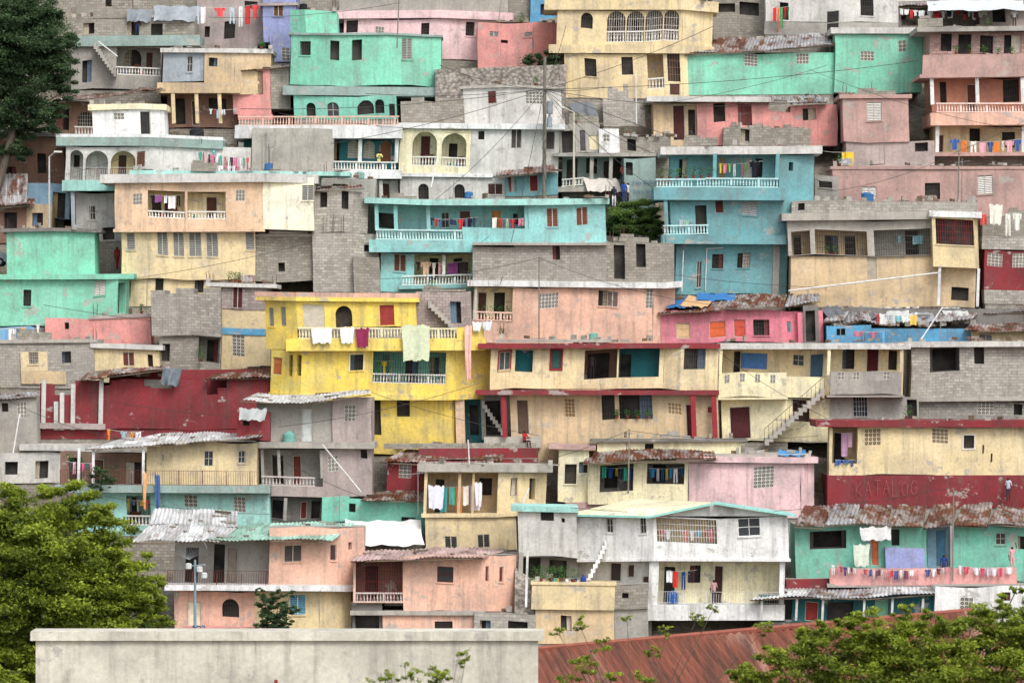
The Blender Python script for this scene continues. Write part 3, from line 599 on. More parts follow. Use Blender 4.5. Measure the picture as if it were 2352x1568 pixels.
h.lv([(2255,0),(2430,0)],546,575,'blk.blockw'); h.lv([(2262,.1),(2430,.1)],575,668,'red',[('x',2269,583,2303,612),('x',2326,580,2356,612)]); h.lv([(2255,1.5),(2430,1.5)],500,546,'blk'); h.lv([(2262,-.2),(2430,-.2)],668,700,'blk.conc',dep=2); h.done()
h=H('mint_flat_house',vb=748)
h.lv([(15,1.2),(120,1),(217,2)],530,632,'mint',[],dep=6); h.slab([(10,1.1),(120,.9),(225,2)],524,532,'dgrey',.25); h.slab([(-60,-.2),(240,-.2),(300,.5)],629,641,'mint',.25,part='terrace_slab')
h.lv([(-60,0),(270,0),(292,1.2)],641,750,'mint',[('b',55,668,73,706),('l',217,643,243,676,dict(c='225,222,215')),('o',272,650,288,720)]); h.junk(20,200,524,4); h.done()
# ---- row 4
h=H('crenellated_block_house',vb=862); h.clutter=False
for i,(a,b,t) in enumerate([(347,380,667),(380,405,676),(405,445,664),(445,468,676),(468,507,662)]): h.lv([(a,0),(b,0)],t,772,'blk.conc',dep=5)
h.lv([(365,.3),(507,.3)],772,866,'blk',[R(455,775,505,832,'grey',[('o',475,780,500,830)]),('o',372,790,390,830)]); h.plants(455,470,832,-.1,1,.6); h.done()
h=H('tan_block_house',vb=852,dd=.6)
h.lv([(505,0),(612,0)],657,712,'blk.pgrey',[('l',533,658,556,708,dict(c='95,50,52'))]); h.slab([(480,0),(625,0)],650,659,'owhite',.3); h.lv([(505,.05),(622,.05)],712,756,'tan'); h.slab([(505,.05),(622,.05)],755,770,'blue',.06,part='blue_band'); h.lv([(505,.05),(622,.05)],770,856,'tan',[('x',535,770,563,819)]); h.plants(515,560,650,.3,2,.4); h.done()
h=H('salmon_wall_house',vb=792,dd=1)
h.lv([(105,0),(215,0),(347,0)],730,800,'salmon',[('o',150,740,160,755)]); h.lv([(-60,.4),(60,.4)],752,800,'sky',[('o',10,760,30,785)]); h.slab([(210,0),(347,0)],722,730,'pgrey',.1); h.done()
h=H('block_beige_house',vb=888)
h.lv([(-60,0),(217,0)],787,890,'blk.conc',[('b',143,805,164,831)]); h.lv([(48,-.05),(110,-.05)],806,850,'tan',[('b',67,807,89,834)],dep=1) ; h.slab([(-60,0),(220,0)],781,789,'conc',.15)
h.lv([(217,.2),(367,.2)],800,880,'tan',[('l',283,810,309,841,dict(c='120,70,60')),('o',340,812,352,840)]); h.slab([(215,.1),(370,.1)],790,801,'owhite',.2); h.lv([(48,-.1),(150,-.1)],850,880,'tan2') ; h.done()
h=H('yellow_house',vb=1042)
h.lv([(610,1.6),(682,0),(957,0)],690,752,'yellow',[('l',618,707,629,751),('l',645,705,657,749),('c',697,697,746,751,dict(c='200,192,175')),('o',771,702,809,750,dict(arch=1)),('c',873,703,906,749,dict(c='150,60,55'))],dep=5)
h.slab([(597,1.6),(682,-.1),(957,-.1)],683,692,'yellow',.25); h.slab([(597,1.65),(682,0),(957,0)],672,683,'peach2',.3,part='roof_edge')
h.lv([(957,.6),(1083,.6)],668,756,'blk.pgrey',[('o',1035,690,1060,740)],dep=4); h.stairs(1050,756,985,690,-.1,9,1,'p.conc')
h.bal([(683,-1),(1082,-1)],752,778,'236,228,190'); h.para([(1048,-1.05),(1110,-1.0)],752,780,'yellow') ; h.slab([(660,-.9),(1110,-.9)],778,806,'yellow',.14,part='terrace_slab')
h.lv([(610,1.6),(682,0)],752,804,'yellow',[],dep=5)
h.lv([(622,1.4),(692,-.3),(850,-.3),(1030,-.3),(1127,1)],804,910,'yellow',[('d',625,822,646,862,dict(c='190,110,60')),('b',663,815,671,863),('b',680,815,691,862),('b',803,815,833,851,dict(fc='235,225,180')),R(856,808,1023,880,'mint2',[('d',875,815,895,880,dict(c='90,140,120')),('o',930,815,960,880),('b',985,818,1008,860)],bal=858,bars=1)])
h.slab([(622,1.4),(692,-.35),(1030,-.35),(1127,1)],904,917,'yellow',.1,part='cornice')
h.lv([(700,.4),(1040,.4),(1068,1.6)],916,1045,'yellow',[('b',855,918,876,1001),('o',913,917,943,958),('x',895,1020,908,1032,dict(c='200,170,60'))]); h.lv([(1047,.2),(1068,.2)],912,1042,'peach',dep=2); h.lv([(1068,1.5),(1112,1.5)],912,1045,'teald',[('o',1080,930,1100,1000)],dep=3)
h.done()
h=H('tan_red_trim_house',vb=1068)
h.slab([(1105,-.1),(1560,-.1),(1645,-.1)],786,798,'red',.25); h.slab([(1140,.3),(1400,.3)],779,786,'conc',.1,part='roof_blocks')
h.lv([(1127,.3),(1225,.3),(1525,.3),(1563,-.3),(1650,.2)],798,894,'tan',[('l',1147,809,1172,850,dict(c='90,100,95',fc='142,48,55')),R(1184,806,1226,856,'teald',[],dep=.8),('d',1266,804,1290,848,dict(c='60,90,85',f='142,48,55',fc='142,48,55')),R(1343,801,1418,868,'brown',[('o',1350,810,1400,868)],dep=2),R(1422,801,1515,868,'teald',[('o',1425,815,1450,868)],dep=1.2),('b',1571,798,1621,846)])
h.slab([(1103,-.4),(1645,-.2)],894,905,'red',.25,part='balcony_slab')
h.lv([(1105,2),(1175,2)],905,1010,'grey',[('o',1115,920,1150,1000)],dep=4); h.stairs(1160,1000,1108,920,.8,9,1)
h.lv([(1172,.5),(1650,.5)],905,1068,'tan2',[('d',1187,921,1214,1001,dict(c='95,75,65')),('x',1298,915,1321,956,dict(c='200,170,130')),('b',1383,906,1413,963),('b',1423,904,1499,964),('x',1535,925,1566,951,dict(c='230,200,160')),('d',1576,926,1590,1004,dict(c='80,35,38')),('l',1625,932,1640,948,dict(c='130,60,50'))])
for u in(1158,1593,1641): h.col(u,905,1004,-.35,.34,'s.150,52,58')
h.lv([(1110,.2),(1240,.2)],1003,1030,'conc',dep=1.5); h.plants(1405,1500,962,.3,4,.3); h.junk(1250,1520,786,16,1); h.done()
h=H('cream_balcony_house',vb=1012)
h.slab([(1650,-.8),(2085,-.8)],786,800,'owhite',.15)
h.lv([(1660,.8),(1900,.8)],800,914,'tan',[('o',1685,810,1700,860),('d',1700,812,1762,850,dict(c='85,130,190')),('w',1820,812,1846,838),('d',1860,810,1891,866,dict(c='70,95,115'))])
h.lv([(1900,.8),(2075,.8)],800,914,'tan',[('b',1934,802,1962,848),('d',1990,802,2018,858,dict(c='85,30,35')),('o',2040,805,2060,850)])
for u,c in((1655,'cream'),(1903,'cream'),(2070,'tan')): h.col(u,800,860,-.8,.22,c)
X4=[('x',1665,861,1677,880),('x',1700,861,1712,880),('x',1735,861,1747,880),('x',1770,861,1782,880)]
h.para([(1652,-.9),(1807,-.9)],857,912,'cream',holes=X4); h.slab([(1652,-.8),(1807,-.8)],912,916,'cream',.14,part='balcony_slab'); h.para([(1807,-.1),(1895,-.1)],866,912,'cream')
h.para([(1908,-.9),(2072,-.9)],854,906,'grey',holes=[('x',1925,856,1940,872),('x',1960,856,1975,872),('x',2030,856,2045,872)]); h.slab([(1905,-.8),(2075,-.8)],906,910,'grey',.14,part='balcony_slab')
h.lv([(1658,.1),(1810,.1)],914,1014,'cream',[('d',1677,936,1724,1010,dict(c='80,40,42')),]); h.lv([(1810,.3),(1910,.3)],914,1014,'cream',[R(1822,916,1860,966,'brown')]); h.lv([(1908,.2),(2112,.2)],910,1010,'grey',[('b',1962,912,1993,957,dict(bm='s.190,200,205')),('o',2085,915,2108,960)])
h.stairs(1755,1015,1895,890,-1.2,14,.9,'p.conc')
sg=Seg((X(1755,h.d-1.2),h.d-1.25),(X(1895,h.d-1.2),h.d-1.25))
for i in range(15):
    a=sg.L*i/14; z0=h.z(1015-125*i/14); h.ob('stair_railing','iron',sg,a-.012,a+.012,-.01,.01,z0,z0+.9)
h.rod('stair_railing','iron',sg.pt(0,0,h.z(1015)+.9),sg.pt(sg.L,0,h.z(890)+.9),.02)
h.done()
h=H('breeze_block_house',vb=962)
h.slab([(2085,-.2),(2430,-.2)],783,796,'owhite',.25); h.lv([(2092,0),(2260,0),(2430,.5)],796,915,'blk.blockw',[R(2134,798,2202,854,'dgrey',[('o',2140,802,2195,852)]),R(2236,796,2273,836,'dgrey')]); h.slab([(2090,-.1),(2430,-.1)],912,921,'conc',.12,part='floor_slab'); h.lv([(2112,.3),(2430,.3)],921,970,'blk.grey',[('x',2247,920,2283,952),('o',2330,925,2350,950)]); h.done()
h=H('hot_pink_shack',vb=784,dd=.5)
h.lv([(1517,0),(1795,0),(1890,.8)],712,786,'hpink',[('d',1552,740,1584,776,dict(c='220,185,140')),('d',1628,738,1666,776,dict(c='225,110,70')),('d',1684,735,1712,776,dict(c='205,90,75')),('b',1729,735,1766,771),('l',1806,735,1816,760,dict(c='120,140,150'))])
h.sheet((1510,718,-.6),(1660,712,-.6),(1690,678,4),(1545,686,4),'rust'); h.sheet((1662,711,-.65),(1800,704,-.65),(1810,674,4),(1692,678,4),'rust'); h.sheet((1802,702,-.5),(1885,690,0),(1885,672,4),(1812,674,4),'grey')
h.lv([(1832,-.3),(1845,-.3)],715,786,'hpink',dep=1); h.junk(1530,1880,686,16,3); h.done()
def cloth(name,pts,mat,wave=.12,n=10):
    P=[Vector(p) for p in pts]; vs=[];fs=[]
    ph=random.uniform(0,6)
    for j in range(n+1):
        for i in range(n+1):
            a=i/n;b=j/n; p=P[0].lerp(P[1],a).lerp(P[3].lerp(P[2],a),b)
            w=wave*(math.sin(a*9+ph)+.6*math.sin(a*17+b*4+ph))*(.25+.75*b)
            ed=(.06*math.sin(a*13+ph)+.04*math.sin(a*29+ph)) if j in(0,n) else 0
            p=p+Vector((.3*wave*math.sin(b*5+ph),w,.15*wave*math.sin(a*7+b*5+ph)+ed)); vs.append(tuple(p))
    for j in range(n):
        for i in range(n): q=j*(n+1)+i; fs.append((q,q+1,q+n+2,q+n+1))
    me=bpy.data.meshes.new(name); me.from_pydata(vs,[],fs); me.materials.append(M(mat)); me.shade_smooth()
    o=bpy.data.objects.new(name,me); COL.objects.link(o); return o
def tarp(u0,v0,u1,v1,d,d2,mat,wave=.15,skew=0):
    return cloth('roof_tarp',[P3(u0+skew,v0,d2),P3(u1+skew,v0,d2),P3(u1,v1,d),P3(u0,v1,d)],mat,wave,14)
dd=D(784)+.5
tarp(1530,683,1590,706,dd-.1,dd+4,'s.60,120,180',.05,20); tarp(1600,674,1690,690,dd+2,dd+4,'s.60,120,180',.05)
tarp(1560,680,1625,704,dd+.1,dd+3.8,'s.215,175,130',.05,20)
h=H('blue_wall_shack',vb=786,dd=.4)
h.lv([(1897,0),(2000,0)],748,790,'blue',[('o',1920,755,1940,770)]); h.lv([(2000,.2),(2232,.2)],756,790,'blue'); h.lv([(1880,2.5),(2352,2.5)],706,790,'dgrey',[('o',1990,725,2020,745),('o',2100,720,2130,745)],dep=3); h.junk(1900,2230,748,30,-.0); h.lv([(1845,-.2),(1880,-.2)],700,786,'dgrey',[('o',1850,712,1872,782)])
for i in range(8): u=1890+i*42; h.sheet((u,742+random.uniform(-8,4),.2),(u+46,742+random.uniform(-8,4),.2),(u+56+random.uniform(-10,20),706+random.uniform(-6,6),4),(u+8+random.uniform(-10,10),706+random.uniform(-6,6),4),random.choice(['grey','rust','white','grey']))
h.done()
for i in range(5): u=1905+i*66; tarp(u,706+random.uniform(-6,10),u+random.uniform(30,60),736+random.uniform(-4,8),D(784)+.9,D(784)+3.2,random.choice(['s.150,155,160','s.105,108,114','s.120,125,130','s.190,192,190']),.25,random.uniform(-20,20))
h=H('rusty_roof_shack',vb=790,dd=0)
h.lv([(2232,.5),(2430,.5)],760,795,'tan',[('l',2250,765,2280,780)]); h.sheet((2215,760,-.3),(2430,760,-.3),(2430,734,4),(2230,738,4),'rust'); h.sheet((2260,716,3),(2430,716,3),(2430,700,5),(2270,703,5),'grey'); h.done()
h=H('red_ruin',vb=1003); h.clutter=False
tops=[(92,125,880),(125,172,905),(172,235,872),(235,255,885),(255,275,875),(275,330,872),(330,345,888),(345,395,892),(395,410,880),(410,440,872),(440,475,872),(475,500,905),(500,520,890),(520,622,868)]
for i,(a,b,t) in enumerate(tops): h.lv([(a,0),(b,0)],t,985,'red',dep=.25)
h.lv([(330,.3),(400,.3)],872,930,'blk.grey',dep=.3)
h.lv([(90,.1),(622,.1)],985,1010,'red',dep=5); h.lv([(250,2.5),(622,2.5)],850,985,'red',dep=3)
for u,t in((100,872),(130,920),(143,900),(168,880),(232,868)): h.col(u,t,985,-.25,.3,'owhite')
h.slab([(90,-.3),(240,-.3)],972,985,'pgrey',.1,part='floor_slab')
h.sheet((180,870,-1),(370,850,-1),(400,842,3),(200,850,3),'rust'); h.sheet((470,868,-.5),(622,868,-.5),(622,842,4),(500,850,4),'rust'); h.junk(180,400,866,14,0); h.done()
h=H('grey_shack',vb=1045,dd=-.5)
h.lv([(-60,0),(85,0)],915,1090,'grey',[('x',40,925,62,960),('o',5,925,20,945),('b',10,1060,50,1085)]); h.sheet((-60,918,-.3),(90,912,-.3),(85,900,4),(-60,905,4),'grey'); h.lv([(-60,-.6),(140,-.6)],1040,1110,'owhite',[('o',80,1060,110,1100),('o',10,1060,40,1090)]); h.slab([(50,-.6),(210,-.6)],1020,1034,'owhite',.2,part='roof_slab'); h.done()
h=H('grey_pink_house',vb=1192)
h.sheet((553,922,-1),(700,925,-1),(720,905,5),(590,905,5),'white'); h.sheet((698,924,-1),(852,905,-1),(850,897,5),(720,903,5),'white')
h.lv([(590,.5),(765,.5)],922,1020,'grey',[('d',694,936,719,1016,dict(c='205,210,208'))]); h.lv([(765,.3),(855,.3)],915,1020,'pgrey',[('x',793,933,818,970)])
h.lv([(545,-.3),(622,-.3)],944,1012,'red',[('o',560,960,575,980)],dep=2)
h.slab([(593,-.3),(853,-.3)],1017,1031,'conc',.25,part='floor_slab')
h.lv([(598,1.4),(742,1.4)],1031,1118,'grey',[('d',672,1045,691,1112,dict(c='120,60,50')),('o',625,1045,650,1110)],dep=4); h.lv([(740,0),(853,0)],1031,1142,'pgrey',[('x',752,1045,776,1081),('o',828,1035,843,1055)]); h.bal([(598,-.2),(722,-.2)],1094,1116,'200,190,186'); h.slab([(598,-.1),(740,-.1)],1116,1140,'pgrey',.12,part='balcony_slab')
for u in(602,640,738): h.col(u,1031,1096,-.1,.2,'grey')
h.lv([(612,.8),(742,.8)],1140,1195,'dgrey',[('o',625,1148,650,1190),('d',690,1150,705,1190,RD),('o',715,1150,735,1190)],dep=4); h.col(655,1140,1192,-.2,.22,'grey'); h.done()
# ---- row 5
h=H('cream_white_roof_house',vb=1226)
h.sheet((195,1030,-.9),(400,1020,-.9),(420,994,5),(290,1002,5),'white'); h.sheet((398,1022,-.9),(606,1000,-.9),(590,992,5),(420,995,5),'white')
h.lv([(338,.4),(400,0),(525,0),(592,.9)],1016,1118,'tan',[('w',470,1037,491,1072),('w',549,1032,565,1060),('w',372,1045,378,1060)])
h.lv([(140,2),(338,2)],1040,1118,'brown',[('o',160,1055,190,1110),('d',215,1055,240,1112,DK),('o',290,1060,325,1112)],dep=4)
for u in(182,215,330): h.col(u,1030,1112,-.6,.18,'white')
h.rail([(140,-1),(592,-.9)],1080,1114); h.slab([(135,-.9),(615,-.8)],1114,1131,'seag',.2,part='terrace_slab')
h.lv([(178,0),(618,0)],1131,1228,'mintp',[('x',423,1138,453,1166),('x',537,1138,564,1173),R(290,1136,345,1204,'mintp',[('d',300,1140,315,1200,dict(c='60,70,70'))],bal=1181)]); h.plants(210,265,1116,-.7,3,.9); h.plants(150,200,1075,1.2,2,.5); h.done()
h=H('pink_green_roof_house',vb=1447)
h.sheet((298,1243,-1.2),(500,1243,-1.2),(545,1206,3),(340,1206,3),'white'); h.sheet((340,1206,3),(545,1206,3),(545,1170,6.2),(352,1170,6.2),'white')
h.sheet((470,1238,-1.2),(760,1240,-1.2),(815,1198,5),(545,1203,5),'green')
h.lv([(617,0),(732,0),(835,2.6)],1212,1346,'peach2',[('l',651,1253,691,1291,dict(c='110,100,95')),('l',757,1250,771,1286,dict(c='90,70,70')),('o',798,1245,806,1262)])
h.lv([(400,1.6),(617,1.6)],1240,1346,'grey',[('o',425,1260,455,1340),('d',520,1255,545,1340,dict(c='150,140,130')),('o',490,1250,515,1340)],dep=4); h.rail([(385,-.9),(617,-.9)],1311,1346); h.slab([(385,-.9),(735,-.9),(808,1)],1344,1357,'white',.15,part='floor_slab')
h.lv([(402,0),(587,0)],1357,1449,'peach2',[('b',512,1372,551,1414,dict(arch=1)),('d',432,1380,463,1445,dict(c='225,215,190')),('x',402,1360,412,1375)]); h.lv([(587,.01),(735,.01),(808,1.8)],1357,1449,'tan',[('l',667,1366,704,1413,dict(c='120,180,205',f='235,235,230'))]); h.slab([(430,-1.2),(585,-1.2)],1437,1449,'salmon',.1,part='doorstep'); h.done()
h=H('mint_low_house',vb=1242)
h.lv([(740,1),(862,1),(976,1)],1148,1245,'mint2',[('b',921,1186,953,1206),('o',800,1160,815,1180)]); h.lv([(738,.6),(800,.6)],1142,1200,'mint2',[],dep=2) ; h.sheet((825,1148,.2),(976,1148,.2),(960,1122,4),(850,1130,4),'rust'); h.lv([(830,0),(976,0)],1232,1260,'blk',[],dep=2); h.done()
tarp(800,1195,975,1252,D(1242)-2.5,D(1242)+.5,'s.white',.2,-10)
h=H('red_low_house',vb=1127); h.clutter=False
h.lv([(890,0),(972,0),(1235,0)],1056,1130,'red',[('x',917,1065,945,1099),('o',1010,1070,1040,1100)],dep=4); h.lv([(960,1.5),(1235,1.5)],1032,1070,'red',dep=3); h.sheet((870,1060,-.6),(1045,1066,-.6),(1060,1032,3.5),(930,1034,3.5),'rust'); h.sheet((1047,1064,-.6),(1150,1058,-.6),(1165,1028,3.5),(1062,1031,3.5),'rust'); h.lv([(880,2.5),(1230,2.5)],1022,1034,'blk',dep=3.5); h.junk(900,1200,1032,14,3.4); h.done()
h=H('tan_tower_house',vb=1262)
h.slab([(967,-.1),(1145,-.1),(1258,1.6)],1067,1084,'conc',.3)
h.lv([(974,0),(1147,0),(1255,2)],1084,1182,'tan',[R(981,1086,1143,1181,'tan2',[('o',1000,1100,1020,1180),('b',1100,1100,1130,1140)],dep=2),('o',1173,1101,1188,1141),('o',1216,1101,1230,1150)],dep=7)
h.col(1055,1084,1182,-.01,.2,'tan2'); h.col(1087,1084,1182,-.01,.16,'tan2')
h.slab([(973,-.05),(1147,-.05),(1190,.9)],1179,1188,'tan',.1,part='cornice'); h.lv([(978,.05),(1147,.05),(1187,1)],1186,1265,'tan',[('l',1022,1228,1050,1258,dict(c='70,65,60')),('l',1097,1228,1125,1258,dict(c='70,65,60'))]); h.rebar(1075,1010,1067); h.rebar(1065,1015,1067); h.done()
h=H('yellow_pink_house',vb=1187); h.clutter=False
h.lv([(1283,.6),(1352,.6)],1030,1152,'cream',[('b',1298,1065,1325,1110),('o',1330,1060,1350,1085)]); h.slab([(1265,.4),(1360,.4)],1022,1032,'pbrown',.2); h.lv([(1370,3),(1700,3)],1014,1062,'cream',[('o',1480,1022,1500,1050)],dep=5); h.slab([(1365,3),(1705,3)],1009,1015,'dgrey',.3); h.junk(1400,1690,1009,16,3.2)
h.sheet((1338,1062,-1.2),(1645,1050,-1.2),(1640,1032,2.8),(1352,1034,2.8),'rust'); h.lv([(1352,0),(1582,0)],1058,1156,'cream',[R(1379,1066,1456,1128,'dgrey',[('o',1390,1070,1420,1120)]),R(1487,1066,1573,1113,'dgrey',[('o',1500,1070,1530,1110)])])
h.slab([(1560,-.2),(1840,-.2),(1872,.8)],1050,1063,'lpink',.2); h.lv([(1582,0),(1678,0),(1840,0),(1870,1.4)],1063,1190,'lpink',[('x',1732,1072,1779,1121)]); h.lv([(1300,.3),(1582,.3)],1152,1190,'pbrown')
h.slab([(1600,1),(1860,1)],1042,1050,'conc',.05,part='roof_blocks'); h.junk(1600,1860,1042,12,1.1); h.done()
tarp(1788,1034,1850,1046,D(1187)+.6,D(1187)+3,'s.70,150,210',.08)
h=H('tan_red_base_house',vb=1162)
h.slab([(1882,-.2),(2440,-.2)],965,980,'red',.3)
h.lv([(1968,0),(2440,0)],980,1090,'tan',[('x',1984,985,2021,1023,dict(c='215,195,165')),('x',2139,983,2176,1016,dict(c='215,195,165')),('b',2212,998,2236,1028,dict(fc='222,216,205')),('o',2255,1020,2259,1040),('o',2275,1040,2279,1060)])
h.lv([(1905,1.8),(1968,1.8)],980,1090,'tan2',[('o',1915,990,1940,1080)],dep=4); h.lv([(1905,0),(1968,0)],1062,1090,'tan',dep=1.8); h.lv([(1904,0),(1911,0)],980,1062,'tan',dep=1.8)
h.lv([(1902,-.08),(2440,-.08)],1090,1165,'red',dep=6)
GL={'K':[[(0,0),(0,1)],[(.6,1),(0,.45),(.65,0)]],'A':[[(0,0),(.33,1),(.68,0)],[(.13,.38),(.55,.38)]],'T':[[(0,1),(.7,.97)],[(.35,.98),(.35,0)]],'L':[[(0,1),(0,0),(.55,.02)]],'O':[[(.35,1),(.05,.75),(.02,.3),(.3,0),(.62,.2),(.68,.7),(.35,1)]],'G':[[(.62,.85),(.3,1),(.03,.65),(.05,.2),(.35,0),(.65,.15),(.65,.48),(.38,.48)]]}
def letters(txt,u,v,hpx,wpx,mat,off):
    for ch in txt:
        if ch in GL:
            oy=random.uniform(-3,3)
            for st in GL[ch]:
                q=[(u+a*wpx,v-b*hpx+oy) for a,b in st]
                for (a,b),(c,d) in zip(q,q[1:]): h.rod('wall_graffiti',mat,P3(a,b,h.d+off),P3(c,d,h.d+off),.02,4)
        u+=wpx
letters('KATALOG',1968,1138,33,21,'s.165,92,96',-.24); h.done()
h=H('white_gable_house',vb=1422); h.clutter=False
h.lv([(1190,1),(1325,.4)],1174,1280,'owhite',[('b',1242,1176,1273,1199),('o',1290,1190,1298,1200)],dep=6); h.slab([(1180,.9),(1325,.3)],1163,1175,'mintp',.15)
h.lv([(1325,1.4),(1500,-.6),(1810,-.6)],1187,1286,'white',[('w',1393,1188,1408,1221),('w',1470,1184,1484,1226),R(1508,1190,1646,1245,'tan',[],bars=1,bm='s.white'),('w',1695,1185,1746,1229,dict(f='235,235,232'))],dep=7)
z1=h.z(1187); d0=h.d
ga=(X(1500,d0-.6),d0-.61); gb=(X(1810,d0-.6),d0-.61); gm=(X(1645,d0-.6),d0-.61)
h.face('walls','p.white',[(*ga,z1),(*gb,z1),(*gm,h.z(1154))])
def rp(u,v,o): return P3(u,v,d0+o)
h.face('roof_panels','p.cream',[rp(1300,1180,1.2),rp(1492,1188,-1.2),rp(1645,1150,-1.2),rp(1455,1146,7)])
h.face('roof_panels','p.mintp',[rp(1645,1150,-1.2),rp(1830,1186,-1.2),rp(1822,1180,7),rp(1640,1146,7)])
for a,b in(((1300,1182,1.2),(1492,1190,-1.22)),((1492,1190,-1.22),(1645,1152,-1.22)),((1645,1152,-1.22),(1830,1188,-1.22))): h.rod('roof_trim','s.mintp',rp(*a),rp(*b),.1,4)
h.slab([(1325,1.3),(1500,-.65),(1812,-.65)],1284,1290,'white',.06,part='floor_slab')
h.lv([(1325,2.4),(1500,.3)],1288,1402,'owhite',[('d',1400,1292,1425,1335,dict(c='70,60,58')),('d',1475,1325,1490,1380,DK),('l',1440,1296,1455,1325,dict(c='90,70,60'))],dep=5)
h.lv([(1500,1.2),(1800,1.2)],1288,1402,'cream',[('o',1525,1305,1550,1395),('b',1583,1300,1608,1340),('d',1640,1298,1660,1392,dict(c='70,45,42'))],dep=5); h.lv([(1490,-.4),(1512,-.4)],1288,1402,'white',dep=2); h.lv([(1790,-.3),(1802,-.3)],1286,1402,'white',dep=2)
h.rail([(1512,-.5),(1792,-.5)],1360,1388,'200,200,195'); h.slab([(1490,-.5),(1800,-.5)],1388,1424,'white',.12,part='terrace_slab'); h.stairs(1345,1335,1392,1240,-.2,9,.8,'p.white')
h.lv([(1188,1.5),(1325,1.5)],1280,1345,'dgrey',[('o',1200,1285,1240,1340),('o',1260,1290,1300,1335)],dep=3); h.lv([(1190,.6),(1200,.6)],1270,1345,'grey',dep=1) ; h.plants(1215,1310,1342,-.2,6,.7); h.done()
h=H('tan_parapet_house',vb=1452,dd=-.5)
h.lv([(1222,0),(1413,0)],1342,1400,'tan',[],dep=4); h.lv([(1413,.3),(1490,.3)],1342,1398,'blk',[('o',1430,1360,1445,1372)],dep=3); h.lv([(1232,.2),(1412,.2)],1400,1480,'tan2',[('o',1290,1415,1315,1450)],dep=4); h.lv([(1412,.5),(1490,.5)],1398,1480,'grey'); h.col(1210,1265,1395,-.2,.15,'white'); h.slab([(1222,0),(1413,0)],1337,1343,'tan',.08); h.plants(1230,1330,1337,.5,4,.5); h.done()
h=H('mint_rusty_roof_house',vb=1342); h.clutter=False
xs=[1825,1895,1965,2040,2120,2190,2270,2345,2430]
for i,(a,b) in enumerate(zip(xs,xs[1:])):
    h.sheet((a,1207+random.uniform(-4,4),-1),(b,1207+random.uniform(-4,4),-1),(b+10,1160+random.uniform(-4,3),6),(a+22,1160+random.uniform(-4,3),6),['rust','grey','rust','rust','rust','rust','rust','grey'][i])
h.lv([(1828,0),(2130,0)],1203,1335,'mint2',[R(1862,1219,1946,1260,'dgrey',[('o',1870,1222,1935,1258)]),('d',2002,1235,2020,1300,dict(c='215,120,80')),('o',2050,1215,2068,1252)]); h.lv([(2130,1),(2190,1)],1203,1335,'sky',[('d',2150,1215,2175,1300,dict(c='95,145,175'))]); h.lv([(2190,0),(2430,0)],1210,1335,'mint2',[('w',2289,1226,2312,1253),('o',2340,1230,2360,1260)])
h.lv([(2035,-.6),(2125,-.6)],1255,1320,'lav',dep=.5); h.col(2187,1205,1300,-1,.2,'grey')
h.para([(1905,-1.6),(2190,-1.6),(2335,-1.6)],1303,1340,'pink'); h.slab([(1905,-1.4),(2430,-1.4)],1336,1345,'grey',.2,part='terrace_slab'); h.lv([(1805,-1),(1905,-1)],1325,1350,'red',dep=1); h.done()
h=H('white_roof_shack',vb=1425,dd=-.3)
h.sheet((1722,1378,-1),(1850,1370,-1),(1870,1342,5),(1760,1352,5),'white'); h.sheet((1850,1370,-1),(1990,1372,-1),(2000,1340,5),(1870,1342,5),'grey'); h.sheet((1990,1372,-1),(2147,1362,-1),(2145,1338,5),(2000,1340,5),'white')
h.lv([(1745,.2),(2147,.2)],1368,1430,'teald',[('o',1760,1378,1820,1425),('d',1850,1380,1880,1425,dict(c='150,60,55')),('o',1900,1380,1960,1425),('d',2010,1378,2040,1425,dict(c='120,180,150'))],dep=4)
for u in(1750,1830,1890,1985,2050,2120): h.col(u,1372,1425,-.7,.15,'owhite')
h.lv([(2147,-.4),(2430,-.4)],1345,1430,'white',[('x',2205,1368,2235,1395),('o',2300,1360,2320,1380)]); h.done()
h=H('pink_lattice_house',vb=1447,dd=-.2)
h.sheet((805,1286,-1),(1110,1280,-1),(1165,1258,5),(830,1262,5),'pink')
h.lv([(927,0),(1107,0),(1187,2.4)],1275,1404,'peach2',[('w',1006,1303,1043,1339,dict(f='110,45,45')),('l',1117,1300,1125,1335,dict(c='120,60,50')),('l',1149,1300,1158,1335,dict(c='120,60,50'))])
h.lv([(812,0),(928,0)],1282,1382,'peach2',[R(818,1286,926,1380,'brown',[('o',840,1300,870,1375)],bars=1,bm='s.120,45,48',bal=1358,bc='205,195,190')])
h.lv([(808,.3),(878,.3)],1382,1449,'dgrey',[('o',815,1412,870,1447)]); h.slab([(808,-.1),(1110,-.1)],1402,1412,'conc',.1,part='floor_slab'); h.lv([(878,0),(1105,0)],1410,1449,'peach2',[('b',997,1429,1038,1447)]); h.done()
h=H('grey_block_house',vb=1449,dd=-.6); h.clutter=False
h.lv([(1087,0),(1228,0)],1408,1470,'blk.blockw',[('o',1100,1425,1125,1445),('o',1165,1425,1210,1447)]); h.junk(1090,1220,1408,6); h.lv([(1107,3),(1228,3)],1330,1408,'blk',dep=4); h.face('rubble_bank','rock',[P3(1180,1410,h.d+.5),P3(1228,1410,h.d+.5),P3(1228,1330,h.d+2.8),P3(1185,1300,h.d+2.8)]); h.done()
cols=['mint','tan','pink','grey','blk','owhite','peach','cream','turq','pbrown','blk.conc','lpink']
